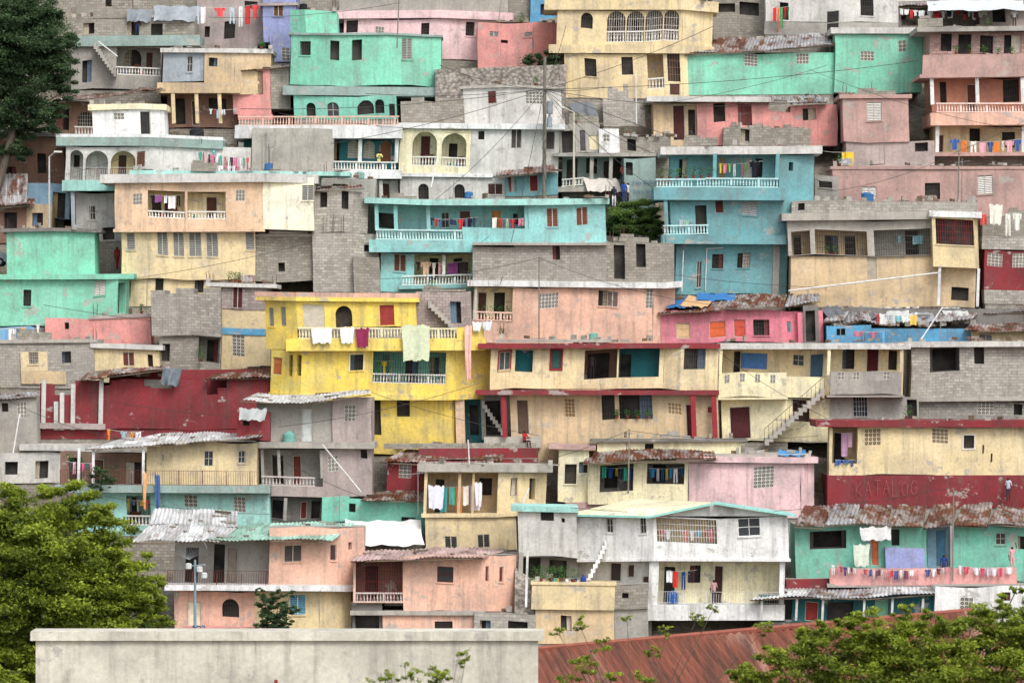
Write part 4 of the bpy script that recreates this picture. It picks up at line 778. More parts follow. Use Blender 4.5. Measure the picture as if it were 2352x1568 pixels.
def gen(u0,u1,vt,vb):
    h=H('hillside_house',vb=vb,dd=random.uniform(-.5,.8)); c=random.choice(cols); hs=[]
    nf=2 if vb-vt>130 else 1
    for f in range(nf):
        a=vt+(vb-vt)*f/nf; u=u0+20
        while u<u1-35:
            k=random.choice(['b','l','o','x','d']); hs.append((k,u,a+25,u+random.uniform(20,34),a+(78 if k=='d' else 62))); u+=random.uniform(45,90)
    h.lv([(u0,0),(u1,random.uniform(-.5,.5))],vt,vb,c,hs); h.slab([(u0-3,0),(u1+3,0)],vt-8,vt+2,'conc',.25); h.done()
v=1440
while v>=0:
    for side in(-1,1):
        u=-30 if side<0 else 2375
        for _ in range(4):
            w=random.uniform(150,260); u0,u1=(u-w,u-10) if side<0 else (u+70,u+w+60)
            gen(u0,u1,v-random.uniform(110,190),v); u=u-w if side<0 else u+w
    v-=115
for v in(-20,-150,-280):
    u=-700
    while u<3000:
        w=random.uniform(150,280); gen(u,u+w-12,v-random.uniform(110,180),v); u+=w
def text(s,u,v,d,size,mat,name,rot=0):
    cu=bpy.data.curves.new(name,'FONT'); cu.body=s; cu.size=size; cu.extrude=.002; cu.offset=-.006
    o=bpy.data.objects.new(name,cu); COL.objects.link(o); o.location=P3(u,v,d); o.rotation_euler=(math.pi/2,rot,0); cu.materials.append(M(mat)); return o
for i,t in enumerate(['No Bebet','Viva la','bakle']): text(t,1453,425+i*20,D(500)-.2-.08,.5,'s.80,118,145','wall_graffiti',-.05)
# ================================================================ laundry
PAL=['235,235,235','190,60,66','70,92,140','232,196,96','222,140,160','45,52,70','130,188,194','90,45,52','240,238,230','220,115,75','150,192,162','112,120,150','200,195,185','170,175,185']
def garment(P,x,y,z,w,hh,kind,mat):
    vs,fs,ms=P; N=8; ph=random.uniform(0,6)
    def row(a,b,za,zb,K_=6):
        i0=len(vs)
        for j in range(K_+1):
            for i in range(N+1):
                t=i/N; q=j/K_; xx=a[0]+(a[1]-a[0])*t; xb=b[0]+(b[1]-b[0])*t
                X_=xx+(xb-xx)*q; vs.append((x+X_,y+.05*math.sin(t*8+ph)*(.3+q),z+za+(zb-za)*q+.03*math.sin(t*5+ph)))
        for j in range(K_):
            for i in range(N): k=i0+j*(N+1)+i; fs.append((k,k+1,k+N+2,k+N+1)); ms.append(mat)
    if kind=='towel': row((0,w),(0,w*random.uniform(.85,1)),0,-hh)
    elif kind=='shirt':
        row((w*.2,w*.8),(w*.22,w*.78),0,-hh); row((-w*.05,w*.2),(w*.02,w*.2),-.02,-hh*.35,3); row((w*.8,w*1.05),(w*.8,w*.98),-.02,-hh*.35,3)
    elif kind=='pants':
        row((w*.2,w*.8),(w*.18,w*.82),0,-hh*.3,3); row((w*.18,w*.47),(w*.15,w*.4),-hh*.3,-hh*1.2); row((w*.53,w*.82),(w*.6,w*.85),-hh*.3,-hh*1.2)
def line(u0,v0,u1,v1,d,n,hpx=26,cols=None,kinds=('towel','shirt','pants','shirt')):
    A=Vector(P3(u0,v0,d)); B=Vector(P3(u1,v1,d)); P=([],[],[]); sag=(B-A).length*.04
    mats=[]
    def at(t): p=A.lerp(B,t); p.z-=sag*4*t*(1-t); return p
    ws=[random.uniform(.5,1.5) for _ in range(n)]; tot=sum(ws); t=.01
    for i in range(n):
        p=at(t); wd=ws[i]/tot*.97; t+=wd
        if random.random()<.08: continue
        w=(B-A).length*wd*random.uniform(.7,.98); c=cols[i%len(cols)] if cols else random.choice(PAL)
        m='s.'+c
        if m not in mats: mats.append(m)
        garment(P,p.x,p.y+random.uniform(-.03,.03),p.z,w,hpx*K*d*random.uniform(.55,1.3),random.choice(kinds),mats.index(m))
    i0=len(P[0]); N=12
    for i in range(N+1):
        p=at(i/N); P[0].extend([(p.x,p.y,p.z+.012),(p.x,p.y,p.z-.012)])
    mats.append('s.200,200,190')
    for i in range(N): k=i0+2*i; P[1].append((k,k+2,k+3,k+1)); P[2].append(len(mats)-1)
    me=bpy.data.meshes.new('clothesline'); me.from_pydata(P[0],[],P[1])
    for m in mats: me.materials.append(M(m))
    me.polygons.foreach_set('material_index',P[2]); me.shade_smooth()
    o=bpy.data.objects.new('clothesline',me); COL.objects.link(o)
line(440,345,575,362,D(462)-3.4,16,26,['230,120,160','235,235,235','60,180,160','235,90,90','245,240,240','90,60,80'])
line(440,372,560,380,D(462)-3.5,12,20,['235,235,235','230,120,160','240,230,235']); line(470,335,545,372,D(462)-3.2,8,20)
line(345,447,422,447,D(702)+.3,5,26,['40,35,45','150,90,150','235,235,235','235,235,235'])
line(980,500,1098,498,D(672)-.3,9,22,['50,60,90','200,60,60','90,110,150','40,40,60']); line(1130,500,1210,500,D(672)-.3,5,24)
line(955,600,1080,598,D(672)+.3,6,34,['60,50,50','225,190,160','235,225,215','225,170,170','120,60,110'])
line(1650,375,1720,373,D(672)+.2,7,20,['240,220,80','230,140,150','150,200,110','235,235,235']); line(1722,370,1752,370,D(672)-.6,1,38,['25,25,35'],('shirt',))
line(1890,347,1965,347,D(385)-1,4,40,['232,180,175','240,240,240','240,210,80','240,200,60'],('towel',))
line(2180,320,2350,318,D(355)-1,9,30,['70,100,160','230,130,60','235,230,220','225,170,180'])
line(445,15,600,8,D(115)-.6,8,34,['190,205,215','235,235,235','200,60,60','230,90,90'])
line(1775,18,1815,14,D(85)-.8,5,42,['220,60,50','230,120,60','90,170,100','200,50,60','60,140,90']); line(2065,20,2265,18,D(66)+1,14,20,['235,235,240','240,240,235','200,60,60','235,235,235'],('shirt','towel')); line(2140,10,2300,20,D(66)+.5,8,18)
line(0,757,120,733,D(792)-.6,7,34,['120,170,210','235,235,235','95,100,105','240,170,60'],('towel','shirt'))
line(985,1118,1108,1108,D(1262)+.4,6,50,['225,225,240','60,150,150','90,170,150','240,150,60','240,230,220','230,225,235'],('towel',))
line(1382,1072,1455,1072,D(1187)+.4,6,24,['60,180,150','40,80,140','230,200,60','40,60,70']); line(1490,1074,1572,1072,D(1187)+.4,7,26,['60,140,190','235,235,235','40,100,150','230,210,90'])
line(1915,992,1963,992,D(1162)+.5,3,56,['150,180,160','190,150,180','210,170,190'],('towel',)); line(1918,1055,1965,1055,D(1162)-.1,3,12,['70,100,160'])
line(1515,1215,1642,1212,D(1422)-.3,9,22,['235,130,150','235,235,235','120,190,210','200,60,70']); line(1530,1310,1600,1308,D(1422)-.1,4,36,['235,240,240','210,60,50','30,70,130','40,40,60'])
line(1260,1325,1330,1326,D(1452)+.3,5,20,['30,80,160','60,180,160','240,220,90','230,235,240'],('towel','shirt'))
line(1905,1296,2190,1300,D(1342)-1.9,26,16,['235,235,235','222,150,160','190,80,90','80,90,140','245,240,240','110,70,80']); line(2200,1298,2330,1300,D(1342)-1.9,10,16,['225,225,230','210,90,120','200,190,200']); line(150,1058,215,1062,D(1226)-.3,7,20,['230,100,150','60,130,150','240,190,200','235,235,235'])
line(245,985,330,990,D(1003)-1.5,5,20,['240,160,60','235,235,235','170,190,200']); line(2225,490,2352,486,D(690)-.9,5,34,['235,235,225','230,80,80','60,120,190','235,235,225'])
line(2060,540,2125,538,D(702)+.8,3,20,['140,190,200','235,230,225']); line(480,250,545,250,D(292)-.4,6,16,['235,235,240','200,100,90','180,190,200']); line(290,1145,345,1147,D(1226)+.2,5,20); line(865,828,905,828,D(1042)+.3,3,28,['40,140,70','240,210,60','220,90,60'],('shirt',))
line(1560,505,1595,505,D(672)-.5,3,18); line(2010,720,2110,722,D(784)-.8,6,18); line(1960,760,2040,758,D(786)-.3,4,22,['190,120,140','110,170,210'])
def hang(u0,v0,u1,v1,d,c,wave=.05): return cloth('hanging_sheet',[P3(u0,v0,d),P3(u1,v0,d),P3(u1-3,v1,d-.05),P3(u0+3,v1,d-.05)],'s.'+c,wave,12)
dy=D(1042)-1.25
hang(715,754,763,788,dy,'236,236,232'); hang(781,752,813,788,dy,'240,240,238'); hang(817,754,848,797,dy,'140,45,80'); hang(923,747,988,828,dy-.05,'208,216,184',.09); hang(1067,748,1084,872,dy-.1,'240,190,178',.08); hang(1085,740,1106,760,dy,'232,232,232'); hang(1108,738,1130,758,dy,'220,228,232')
hang(1975,1210,2048,1240,D(1342)-1.05,'222,222,220',.1); hang(1960,1250,1998,1300,D(1342)-1,'210,220,205',.07); hang(355,1090,368,1190,D(1226)-1.3,'70,100,150',.06); hang(327,1085,338,1170,D(1226)-1.3,'235,180,130',.06)
hang(2272,470,2303,515,D(690)-1.4,'232,230,215',.08); hang(290,22,350,50,D(205)-.3,'150,158,165',.15); hang(352,14,452,48,D(205)-.4,'170,178,185',.2)
hang(370,845,415,885,D(1003)-.6,'120,130,138',.2); hang(548,938,612,965,D(1192)-1,'190,195,195',.15); hang(983,1115,1020,1168,D(1262)-.05,'226,226,238',.05); hang(1090,1108,1108,1162,D(1262)-.05,'238,228,232',.05)
tarp(1352,410,1430,440,D(440)-2,D(440)-.4,'s.205,200,190',.15,-15); tarp(1320,235,1375,275,D(290)-1,D(290)+.4,'s.110,115,120',.2,-12); tarp(2130,1,2352,24,D(66)-1,D(66)+2,'s.205,210,214',.2)
# ================================================================ people
def person(u,v,d,shirt='60,90,150',pants='40,45,60',pose='stand',rot=0,hgt=1.7,skin='74,48,36'):
    V=[];E=[];Rr=[];G=[]
    def add(p,r,parent,g):
        V.append(Vector(p));Rr.append(r);i=len(V)-1
        if parent is not None: E.append((parent,i)); G.append((parent,i,g))
        return i
    sit=pose=='sit'; hz=.5 if sit else .95
    pel=add((0,0,hz),.13,None,'p'); sp=add((0,0,hz+.2),.115,pel,'s'); ch=add((0,.01 if pose!='lean' else -.15,hz+.4),.135,sp,'s')
    yc=V[ch].y; nk=add((0,yc,hz+.53),.055,ch,'k'); hb=add((0,yc-.02,hz+.61),.082,nk,'k'); ht=add((0,yc,hz+.70),.085,hb,'h')
    add((0,yc-.105,hz+.635),.014,hb,'k')
    for sx in(-1,1):
        add((sx*.088,yc,hz+.64),.016,hb,'k')
        sh=add((sx*.17,yc,hz+.46),.06,ch,'s')
        if pose=='armup' and sx==1: el=add((.27,yc-.1,hz+.62),.042,sh,'s'); wr=add((.2,yc-.15,hz+.86),.03,el,'k')
        elif sit or pose=='lean': el=add((sx*.23,yc-.12,hz+.22),.042,sh,'s'); wr=add((sx*.14,yc-.34,hz+.18),.03,el,'k')
        elif pose=='walk': el=add((sx*.24,yc+.08*sx,hz+.19),.042,sh,'s'); wr=add((sx*.24,yc+.02+.12*sx,hz-.06),.03,el,'k')
        else: el=add((sx*.24,yc+.03,hz+.18),.042,sh,'s'); wr=add((sx*.25,yc-.03,hz-.07),.03,el,'k')
        dr=(V[wr]-V[el]).normalized(); pm=add(V[wr]+dr*.07,.032,wr,'k')
        for f in range(4):
            b=add(V[pm]+dr*.05+Vector((0,(f-1.5)*.02,0)),.009,pm,'k'); add(V[b]+dr*(.03,.04,.038,.025)[f]+Vector((-sx*.015,0,0)),.008,b,'k')
        th=add(V[wr]+dr*.04+Vector((-sx*.01,-.045,0)),.011,wr,'k'); add(V[th]+dr*.035,.009,th,'k')
        hp=add((sx*.085,0,hz-.06),.088,pel,'p')
        if sit: kn=add((sx*.13,-.42,hz-.02),.062,hp,'p'); an=add((sx*.13,-.40,.08),.042,kn,'k')
        else:
            dy_=.14*sx if pose=='walk' else 0
            kn=add((sx*.1,-.03+dy_*.6,.5),.062,hp,'p'); an=add((sx*.1,.02+dy_,.09),.042,kn,'p')
        add(V[an]+Vector((sx*.02,-.16,-.05)),.034,an,'f')
    me=bpy.data.meshes.new('person'); me.from_pydata([tuple(p) for p in V],E,[]); o=bpy.data.objects.new('person',me); COL.objects.link(o)
    sm=o.modifiers.new('Skin','SKIN'); sm.use_smooth_shade=True
    if not me.skin_vertices: bpy.context.view_layer.update()
    sv=me.skin_vertices[0].data
    for i,r in enumerate(Rr): sv[i].radius=(r,r*.85 if i in(pel,sp,ch) else r); sv[i].use_root=(i==0)
    o.modifiers.new('Sub','SUBSURF').levels=1
    dg=bpy.context.evaluated_depsgraph_get(); m2=bpy.data.meshes.new_from_object(o.evaluated_get(dg)); o.modifiers.clear(); o.data=m2
    m2.materials.clear()
    for c in(skin,shirt,pants,'30,24,22','60,45,40'): m2.materials.append(M('s.'+c))
    mi={'k':0,'s':1,'p':2,'h':3,'f':4}
    for p in m2.polygons:
        c=p.center; best=9;bg='k'
        for a,b,g in G:
            A=V[a];ab=V[b]-A; t=max(0,min(1,(c-A).dot(ab)/max(ab.dot(ab),1e-9))); q=(c-A-ab*t).length-(Rr[a]*(1-t)+Rr[b]*t)
            if q<best: best=q;bg=g
        if bg in'kh' and c.z>hz+.6: bg='h' if (c.z>hz+.70 or c.y>yc+.03) else 'k'
        p.material_index=mi[bg]
    m2.shade_smooth()
    sc=hgt/1.7; o.scale=(sc,)*3; o.rotation_euler=(0,0,rot); o.location=P3(u,v,d); return o
person(315,82,D(205)-.15,'60,50,70','45,60,90','stand',.4)
person(269,618,D(610)-1,'170,40,45','150,35,40','walk',.5)
person(1410,478,D(500)-.9,'40,40,50','235,235,235','stand',.3); person(1433,468,D(500)-.9,'50,80,160','45,60,120','stand',-.3); person(1442,470,D(500)-.6,'235,235,235','60,60,70','walk',1)
person(1205,1028,D(1068)-.3,'180,40,45','50,40,45','sit',.8); person(2316,1152,D(1162)-.8,'190,200,215','60,60,75','stand',-.6)
person(2325,1312,D(1342)-1.2,'225,160,170','225,150,160','armup',.4); person(2168,1330,D(1342)-1.2,'40,60,120','60,50,50','stand',0)
person(870,398,D(462)-.3,'225,220,140','60,60,80','lean',.3); person(1360,868,D(1068)+1,'70,60,60','50,45,50','stand',0); person(1587,330,D(342)-.3,'60,60,70','50,50,60','sit',1); person(2330,66,D(66)-.5,'232,235,235','90,80,80','stand',0)
person(1640,1388,D(1422)+.3,'190,150,150','60,60,80','stand',.4); person(1430,428,D(440)-.5,'200,90,80','50,60,90','stand',1)
# ================================================================ poles, tanks, dish
h=H('utility_pole',vb=440,dd=-2.4,found=False)
x=X(1250,h.d); h.rod('pole','s.120,114,104',(x,h.d,h.z(470)),(x+.05,h.d,h.z(130)),.17,10,.11); h.rod('crossarm','s.110,100,90',(x-.1,h.d-.15,h.z(205)),(x+.6,h.d-.15,h.z(205)),.05,4)
h.lathe('transformer','s.150,155,160',(x+.42,h.d,h.z(262)),[(0,.2),(.05,.24),(.9,.24),(1,.15)],12)
for i in range(9): h.rod('cables','iron',(x-.15+random.uniform(-.1,.3),h.d-.15,h.z(240+i*20)),(x+random.uniform(-.2,.2),h.d-.17,h.z(262+i*20)),.03,4)
h.done()
for u,vt,vb,d in((2188,1120,1300,306),(1443,985,1100,313),(1238,590,790,334),(2200,345,480,349),(620,330,470,346),(912,0,80,350)):
    h=H('utility_pole',d=d,found=False); x=X(u,d); h.rod('pole','s.135,128,118',(x,d,h.z(vb)-1),(x+random.uniform(-.15,.15),d,h.z(vt)),.06,6,.045); h.rod('crossarm','s.110,100,90',(x-.3,d-.07,h.z(vt)-.3),(x+.3,d-.07,h.z(vt)-.25),.025,4); h.done()
def lamp(u,vb,vt,d,arm,c='200,200,195'):
    h=H('street_lamp',d=d,found=False); x=X(u,d); h.rod('post','s.'+c,(x,d,h.z(vb)),(x,d,h.z(vt)),.09,8,.06); h.rod('arm','s.'+c,(x,d,h.z(vt)),(x+arm,d-.3,h.z(vt)+.35),.04,6)
    sg=Seg((x+arm-.1,d-.35),(x+arm+.5,d-.35)) if arm>0 else Seg((x+arm-.5,d-.35),(x+arm+.1,d-.35)); h.ob('lamp_head','s.215,215,210',sg,0,sg.L,-.15,.15,h.z(vt)+.3,h.z(vt)+.42); h.done()
lamp(1318,430,258,D(440)-1.6,-.8,'205,200,180'); lamp(113,530,360,D(520)-1.5,.5)
def tank(u,v,d,c,r=.5,hh=.9):
    h=H('water_tank',d=d,found=False); x=X(u,d); h.lathe('tank','s.'+c,(x,d,h.z(v)),[(0,r*.95),(hh*.1,r),(hh*.35,r),(hh*.4,r*.94),(hh*.45,r),(hh*.75,r),(hh*.95,r*.45),(hh,r*.4)],16); h.lathe('lid','s.'+c,(x,d,h.z(v)+hh+.002),[(0,r*.35),(.06,r*.33)],12); h.done()
tank(452,318,D(462)-.8,'35,36,40',.55,.8); tank(664,1016,D(1192)+.1,'120,175,165',.42,.75); tank(1262,292,D(462)-1.2,'150,160,170',.2,.9)
tank(1545,1385,D(1422)-.1,'40,90,160',.38,.8); tank(1340,1340,D(1452)+.5,'40,70,140',.2,.5)
h=H('antenna_mast',d=296,found=False); x=X(448,296); h.rod('mast','s.130,150,160',(x,296,h.z(1480)),(x,296,h.z(1285)),.11,8,.07); h.rod('arm','s.150,160,165',(x-.6,296,h.z(1300)),(x+.7,296,h.z(1296)),.04,6)
for i,(a,b) in enumerate([(-.4,.3),(.3,.1),(.6,-.3)]): h.lathe('antenna_drum','s.205,208,205',(x+a,296-.2,h.z(1310)+b-.2),[(0,.10),(.05,.2),(.35,.2),(.4,.1)],10)
for i in range(14):
    a0=math.pi*i/13; h.rod('dish_mesh','s.150,155,158',(x-.5+1.3*math.cos(a0),296-.3,h.z(1240)+.9*math.sin(a0)-.6),(x-.4,296+.2,h.z(1285)),.012,4)
    if i<13: a1=math.pi*(i+1)/13; h.rod('dish_mesh','s.150,155,158',(x-.5+1.3*math.cos(a0),296-.3,h.z(1240)+.9*math.sin(a0)-.6),(x-.5+1.3*math.cos(a1),296-.3,h.z(1240)+.9*math.sin(a1)-.6),.016,4)
for i in range(6): h.rod('coil','s.70,110,140',(x+.25+.4*math.cos(i),296+.25*math.sin(i),h.z(1440)),(x+.25+.4*math.cos(i+1),296+.25*math.sin(i+1),h.z(1436)),.04,4)
h.done()
for u,v,dd_ in((612,345,D(462)-2.4),(2210,410,D(492)),(1440,1040,D(1187)+3),(780,1185,D(1242)),(1100,540,D(672)),(1700,300,D(342)),(960,1130,D(1262)-1)):
    h=H('tv_antenna',d=dd_,found=False); x=X(u,dd_); z=h.z(v)
    h.rod('mast','s.150,150,150',(x,dd_,z-1.5),(x,dd_,z+1.5),.025,5); h.rod('boom','s.150,150,150',(x-.6,dd_,z+1.2),(x+.6,dd_,z+1.35),.018,4)
    for i in range(6): q=-.5+i*.2; h.rod('elements','s.150,150,150',(x+q,dd_-.35,z+1.22+q*.12),(x+q,dd_+.35,z+1.3+q*.12),.012,4)
    h.done()
def wire(pts,r=.02):
    cu=bpy.data.curves.new('utility_wire','CURVE'); cu.dimensions='3D'; cu.bevel_depth=r; cu.bevel_resolution=0
    sp=cu.splines.new('POLY'); out=[]
    for a,b in zip(pts,pts[1:]):
        A=Vector(a);B=Vector(b); sg=(B-A).length*random.uniform(.015,.045)
        for i in range(12): t=i/12; p=A.lerp(B,t); p.z-=4*sg*t*(1-t); out.append(p)
    out.append(Vector(pts[-1])); sp.points.add(len(out)-1)
    for i,p in enumerate(out): sp.points[i].co=(*p,1)
    o=bpy.data.objects.new('utility_wire',cu); COL.objects.link(o); cu.materials.append(M('iron'))
pt=P3(1250,205,D(440)-2.5)
for q in((1640,60,345),(840,215,355),(1500,352,345),(1870,232,352),(985,470,341),(2110,140,350),(1440,470,345),(550,250,350),(760,330,350),(1390,200,350),(1300,60,358),(1010,150,356),(1560,470,341),(1150,650,335),(1900,420,343)): wire([pt,P3(*q)])
for a,b in (((200,1130,312),(620,1180,312)),((1310,1165,303.5),(2180,1120,306)),((850,900,322),(1240,1000,320)),((1420,610,340),(1900,660,340)),((1100,560,340),(1240,440,345)),((620,1040,314),(860,1150,314)),((1860,160,349),(2352,300,349)),((640,260,352),(1060,300,350)),((240,920,323),(620,960,323)),((100,700,335),(610,760,334)),((1238,592,334),(1640,700,333)),((1238,592,334),(860,640,336)),((2200,348,349),(1900,440,342)),((2200,348,349),(2400,250,349)),((1443,988,313),(1240,1060,312)),((1443,988,313),(1880,1000,314)),((2188,1122,306),(2400,1180,304)),((70,420,346),(470,300,350)),((300,640,338),(700,560,339)),((1640,800,318),(1900,960,319)),((1100,880,318),(640,980,312)),((20,920,322),(300,1010,313)),((480,40,355),(900,10,356)),((1500,240,351),(1900,150,353))): wire([P3(*a),P3(*b)],.016)
for u0,v0,u1,v1,d in((2115,780,2165,705,333),(740,1020,830,1130,314),(885,890,915,800,324),(1195,1170,1215,1120,311),(990,430,1005,360,348),(30,1040,45,950,318),(225,95,270,130,354),(1075,1010,1078,1065,311),(1460,170,1462,285,351)):
    h=H('plastic_pipe',d=d,found=False); h.rod('pipe','s.225,225,222',P3(u0,v0,d),P3(u1,v1,d+.3),.05,6); h.done()
def car(u,v,d):
    h=H('parked_car',d=d,found=False); x=X(u,d); z=h.z(v); L=2.1
    prof=[(-L,.35),(-L,.8),(-1.6,.95),(-1.0,1.02),(-.5,1.42),(.8,1.45),(1.5,1.0),(L,.9),(L,.35)]
    A=[(x+a,d-.8,z+b) for a,b in prof]; B=[(x+a,d+.8,z+b) for a,b in prof]
    h.face('body','s.150,155,160',A); h.face('body','s.150,155,160',B[::-1])
    for i in range(len(prof)): j=(i+1)%len(prof); h.face('body','s.150,155,160',[A[i],B[i],B[j],A[j]])
    h.face('windows','glass',[(x-.85,d-.805,z+1.02),(x+1.25,d-.805,z+1.02),(x+.72,d-.805,z+1.36),(x-.45,d-.805,z+1.36)])
    for q in(-1.3,1.35): h.rod('wheel','s.30,30,32',(x+q,d-.85,z+.33),(x+q,d-.62,z+.33),.33,16); h.rod('hub','s.160,160,160',(x+q,d-.87,z+.33),(x+q,d-.84,z+.33),.18,12); h.rod('wheel','s.30,30,32',(x+q,d+.62,z+.33),(x+q,d+.85,z+.33),.33,16)
    h.done()
car(-40,612,D(610)-1)
# ================================================================ trees
def tree(name,d,blobs,base,leaf,dens,kind,r0=.25,flat=.85,depth=1.0,clump=.42,bright=0.,grow=1.12,maxc=110):
    s=K*d; tot=[]
    for (u,v,r) in blobs:
        R_=r*s*grow; c=np.array(P3(u,v,d+rng.uniform(-1,1)*R_*.6*depth))
        n=int(dens*(R_/leaf)**2)
        ncl=max(10,int((R_/leaf)**2/6)); ncl=min(ncl,maxc); th=rng.normal(size=(ncl,3)); th/=np.linalg.norm(th,axis=1)[:,None]
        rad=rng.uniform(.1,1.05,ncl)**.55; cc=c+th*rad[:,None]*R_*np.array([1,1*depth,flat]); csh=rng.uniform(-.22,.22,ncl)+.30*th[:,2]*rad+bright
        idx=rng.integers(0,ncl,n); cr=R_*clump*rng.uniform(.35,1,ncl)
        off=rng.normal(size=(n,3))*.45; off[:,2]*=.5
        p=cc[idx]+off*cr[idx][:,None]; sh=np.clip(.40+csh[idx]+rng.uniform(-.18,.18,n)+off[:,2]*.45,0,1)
        tot.append((p,sh))
    p=np.concatenate([t[0] for t in tot]); sh=np.concatenate([t[1] for t in tot]); n=len(p)
    a=rng.normal(size=(n,3)); a[:,2]*=.6; a/=np.linalg.norm(a,axis=1)[:,None]; b=rng.normal(size=(n,3)); b[:,2]*=.5
    b-=a*(a*b).sum(1)[:,None]; b/=np.linalg.norm(b,axis=1)[:,None]
    L=leaf*rng.uniform(.6,1.3,n)[:,None]
    vs=np.stack([p-a*L*.9,p-b*L*.42,p+a*L*.9,p+b*L*.42],1).reshape(-1,3)
    root=bpy.data.objects.new(name,None); bp=np.array(base); root.location=bp; COL.objects.link(root)
    me=bpy.data.meshes.new('foliage'); me.vertices.add(4*n); me.loops.add(4*n); me.polygons.add(n)
    me.vertices.foreach_set('co',(vs-bp).ravel()); me.loops.foreach_set('vertex_index',np.arange(4*n)); me.polygons.foreach_set('loop_start',np.arange(0,4*n,4)); me.update()
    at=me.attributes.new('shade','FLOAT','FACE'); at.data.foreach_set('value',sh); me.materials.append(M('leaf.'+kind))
    o=bpy.data.objects.new('foliage',me); COL.objects.link(o); o.parent=root
    vs=[];fs=[]
    def tube(pts,rs,n=7):
        i0=len(vs)
        for k,(q,r) in enumerate(zip(pts,rs)):
            dr=(pts[min(k+1,len(pts)-1)]-pts[max(k-1,0)]); dr=dr/np.linalg.norm(dr); x=np.cross(dr,[0.1,1,0.05]); x/=np.linalg.norm(x)+1e-9; y=np.cross(dr,x)
            for i in range(n): t=i*2*math.pi/n; vs.append(tuple(q-bp+(x*math.cos(t)+y*math.sin(t))*r))
        for k in range(len(pts)-1):
            for i in range(n): j=(i+1)%n; fs.append((i0+k*n+i,i0+k*n+j,i0+(k+1)*n+j,i0+(k+1)*n+i))
    cen=np.mean([P3(u,v,d) for u,v,r in blobs],0); fork=bp+(cen-bp)*.6
    tube([bp,bp+(fork-bp)*.5+np.array([.1,0,0]),fork],[r0*1.25,r0,r0*.8])
    for u,v,r in blobs:
        e=np.array(P3(u,v,d)); m=fork+(e-fork)*.5+rng.normal(size=3)*.25*r*s*.3
        tube([fork,m,e],[r0*.4,r0*.25,r0*.08],6)
        for _ in range(3): e2=e+rng.normal(size=3)*r*s*.5; tube([e,(e+e2)/2+rng.normal(size=3)*.05,e2],[r0*.09,r0*.06,r0*.02],5)
    me=bpy.data.meshes.new('trunk'); me.from_pydata(vs,[],fs); me.materials.append(M('bark')); me.shade_smooth(); o=bpy.data.objects.new('trunk',me); COL.objects.link(o); o.parent=root
def terr(x,y):
    if y<=150: z=-16
    elif y<=285: z=-16-(y-150)/135*9
    else:
        dz=min(y,440); vv=1500-(max(dz,303)-303)/.05
        z=(784-vv)*K*max(dz,303)
        if y<303: z=-25+(z+25)*(y-285)/18
        if y>440: z+=(y-440)*.5
    return z
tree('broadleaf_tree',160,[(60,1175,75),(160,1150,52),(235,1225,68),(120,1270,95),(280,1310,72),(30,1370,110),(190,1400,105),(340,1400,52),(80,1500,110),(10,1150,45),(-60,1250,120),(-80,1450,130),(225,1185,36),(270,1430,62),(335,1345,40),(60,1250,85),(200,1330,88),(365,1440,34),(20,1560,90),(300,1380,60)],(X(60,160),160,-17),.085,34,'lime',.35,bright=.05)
tree('broadleaf_tree',D(420)-6,[(30,60,75),(100,105,68),(50,190,78),(135,165,45),(20,265,62),(105,270,45),(0,20,65),(-60,150,110),(75,25,48),(155,90,26),(60,110,70),(140,215,30),(30,330,40),(120,40,30)],(X(-20,D(420)-6),D(420)-6,Z(480,D(420)-6)),.13,34,'dark',.3,bright=.10)
tree('round_bush',D(560)-2.2,[(1430,510,36),(1478,492,36),(1498,525,28),(1415,530,26),(1455,530,32),(1452,490,30),(1500,500,24),(1440,545,22)],(X(1455,D(560)-2.2),D(560)-2.2,Z(580,D(560)-2.2)),.09,38,'mid',.1,bright=.12)
tree('shrub',D(200)-.6,[(1225,150,28),(1265,130,26),(1270,165,30),(1212,175,20)],(X(1245,D(200)),D(200)-.6,Z(215,D(200))),.10,32,'dark',.1,bright=.08)
tree('shrub',D(205)-1.3,[(1000,175,20),(975,187,12),(1040,182,14)],(X(1000,D(205)),D(205)-1.3,Z(205,D(205))),.09,30,'mid',.06)
tree('shrub',D(205)-.3,[(1095,178,20),(1115,182,12)],(X(1095,D(205)),D(205),Z(205,D(205))),.09,30,'mid',.06)
tree('small_tree',D(1447)-2.5,[(610,1385,22),(640,1368,18),(660,1400,24),(625,1425,28),(670,1365,11),(655,1440,22),(595,1360,11),(600,1430,18),(630,1395,22)],(X(635,D(1447)),D(1447)-2.5,Z(1470,D(1447))),.075,32,'dark',.07,bright=.12)
tree('shrub',D(1226)-2.2,[(230,1090,20),(250,1105,16),(220,1115,14)],(X(235,D(1226)),D(1226)-2.2,Z(1130,D(1226))),.07,26,'dark',.05)
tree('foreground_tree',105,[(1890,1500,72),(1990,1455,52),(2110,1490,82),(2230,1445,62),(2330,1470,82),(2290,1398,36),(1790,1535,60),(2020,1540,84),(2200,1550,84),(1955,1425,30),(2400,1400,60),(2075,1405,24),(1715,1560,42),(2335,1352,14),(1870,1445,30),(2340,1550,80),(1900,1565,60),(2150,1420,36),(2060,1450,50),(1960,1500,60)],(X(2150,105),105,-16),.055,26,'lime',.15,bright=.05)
tree('foreground_tree',118,[(1330,1430,20),(1280,1450,16),(1380,1480,24),(1530,1450,18),(1600,1420,18),(1500,1500,20),(1340,1530,34),(1480,1560,28),(1760,1440,22),(1700,1540,30),(1440,1420,12),(1300,1560,28),(1640,1395,14),(1400,1560,26)],(X(1430,118),118,-15.5),.05,9,'lime',.06,clump=.45,bright=.1)
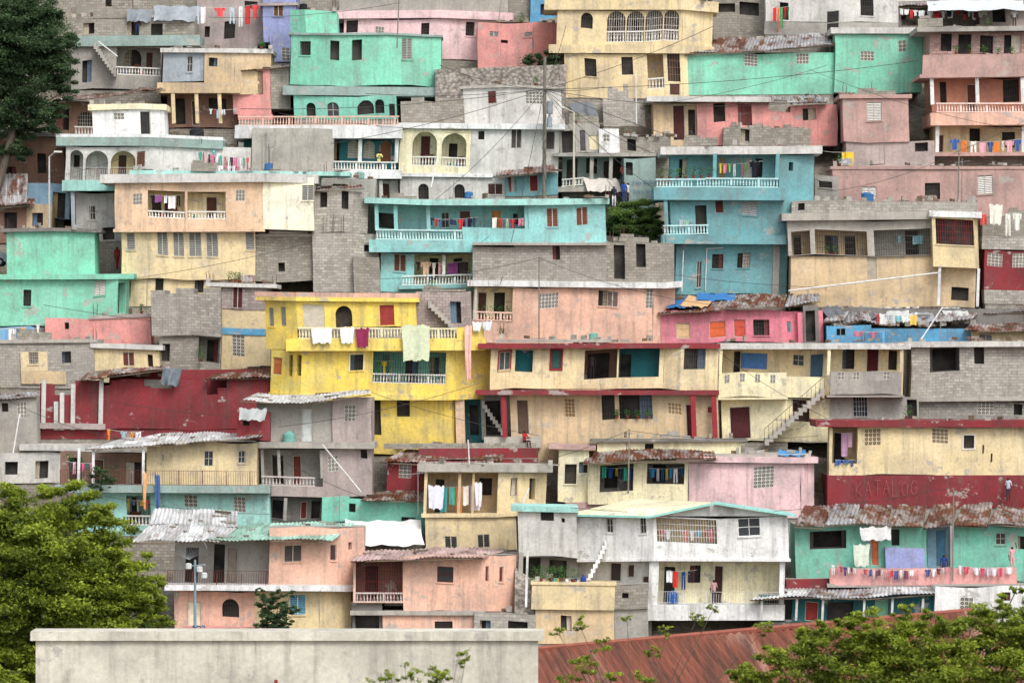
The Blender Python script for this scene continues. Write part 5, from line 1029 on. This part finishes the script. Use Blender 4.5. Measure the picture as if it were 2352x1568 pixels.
tree('foreground_tree',80,[(900,1560,26),(1000,1548,28),(1050,1515,20),(950,1552,20),(850,1567,14),(1072,1500,10),(930,1525,10),(1010,1565,26)],(X(960,80),80,-15.5),.04,9,'lime',.05,clump=.45,bright=.1)
# ================================================================ foreground wall and rusty roof
h=H('concrete_parapet_building',d=135,found=False)
h.lv([(82,0),(1236,0)],1470,2000,'fcream',[],dep=1.2)
h.slab([(80,0),(1240,0)],1449,1470,'fcream',.12,1.4,part='coping'); h.rod('nozzle','s.150,50,40',P3(634,1560,134.9),P3(634,1575,134.9),.05,6); h.done()
h=H('rusty_roof_building',d=139,found=False)
h.sheet((1330,1900,0),(2900,1900,0),(2240,1402,12),(1130,1500,12),'red',.34,.045)
h.face('gable_wall','p.tan2',[P3(1130,1502,152.5),P3(2240,1404,152.5),P3(2240,2100,152.5),P3(1130,2100,152.5)])
h.rod('ridge_cap','s.150,90,75',P3(1130,1499,151),P3(2240,1401,151),.10,6); h.lv([(1150,3),(2450,3)],1920,2100,'tan2',dep=9); h.done()
# ================================================================ terrain
xs=np.arange(-260,261,3.0); ys=np.concatenate([np.arange(-60,280,15.),np.arange(280,460,2.5),np.arange(460,900,30.)])
vs=[];fs_=[]
for y in ys:
    for x in xs:
        nz=0 if y<285 else .5*math.sin(x*.31+y*.2)+.35*math.sin(x*.73-y*.41)+random.uniform(-.25,.25)
        vs.append((x,y,terr(x,y)+nz-.3))
W=len(xs)
for j in range(len(ys)-1):
    for i in range(W-1): q=j*W+i; fs_.append((q,q+1,q+W+1,q+W))
me=bpy.data.meshes.new('hillside_terrain'); me.from_pydata(vs,[],fs_); me.materials.append(M('ground')); me.shade_smooth(); COL.objects.link(bpy.data.objects.new('hillside_terrain',me))
# ================================================================ light + camera
w=bpy.data.worlds.new('World'); S.world=w; w.use_nodes=True; nt=w.node_tree; bg=nt.nodes['Background']
sk=nt.nodes.new('ShaderNodeTexSky'); sk.sky_type='NISHITA'; sk.sun_disc=False; sdir=Vector((.35,-.75,.95)).normalized()
sk.sun_elevation=math.asin(sdir.z); sk.sun_rotation=math.atan2(sdir.x,sdir.y); sk.dust_density=4; sk.air_density=1
hs=nt.nodes.new('ShaderNodeHueSaturation'); hs.inputs['Saturation'].default_value=.42; hs.inputs['Value'].default_value=1.6
nt.links.new(sk.outputs[0],hs.inputs['Color']); nt.links.new(hs.outputs[0],bg.inputs[0]); bg.inputs[1].default_value=.15
sl=bpy.data.lights.new('sun','SUN'); sl.energy=1.4; sl.angle=math.radians(16); sl.color=(1,.98,.95)
so=bpy.data.objects.new('sun',sl); COL.objects.link(so); so.rotation_euler=(-sdir).to_track_quat('-Z','Y').to_euler()
cam=bpy.data.cameras.new('camera'); cam.lens=162; cam.sensor_width=36; cam.clip_end=3000; cam.clip_start=1
cam.dof.use_dof=True; cam.dof.focus_distance=325; cam.dof.aperture_fstop=4.5
co=bpy.data.objects.new('camera',cam); COL.objects.link(co); co.location=(0,0,0); co.rotation_euler=(math.pi/2,0,0); S.camera=co
S.view_settings.view_transform='Standard'; S.view_settings.look='None'; S.view_settings.exposure=0
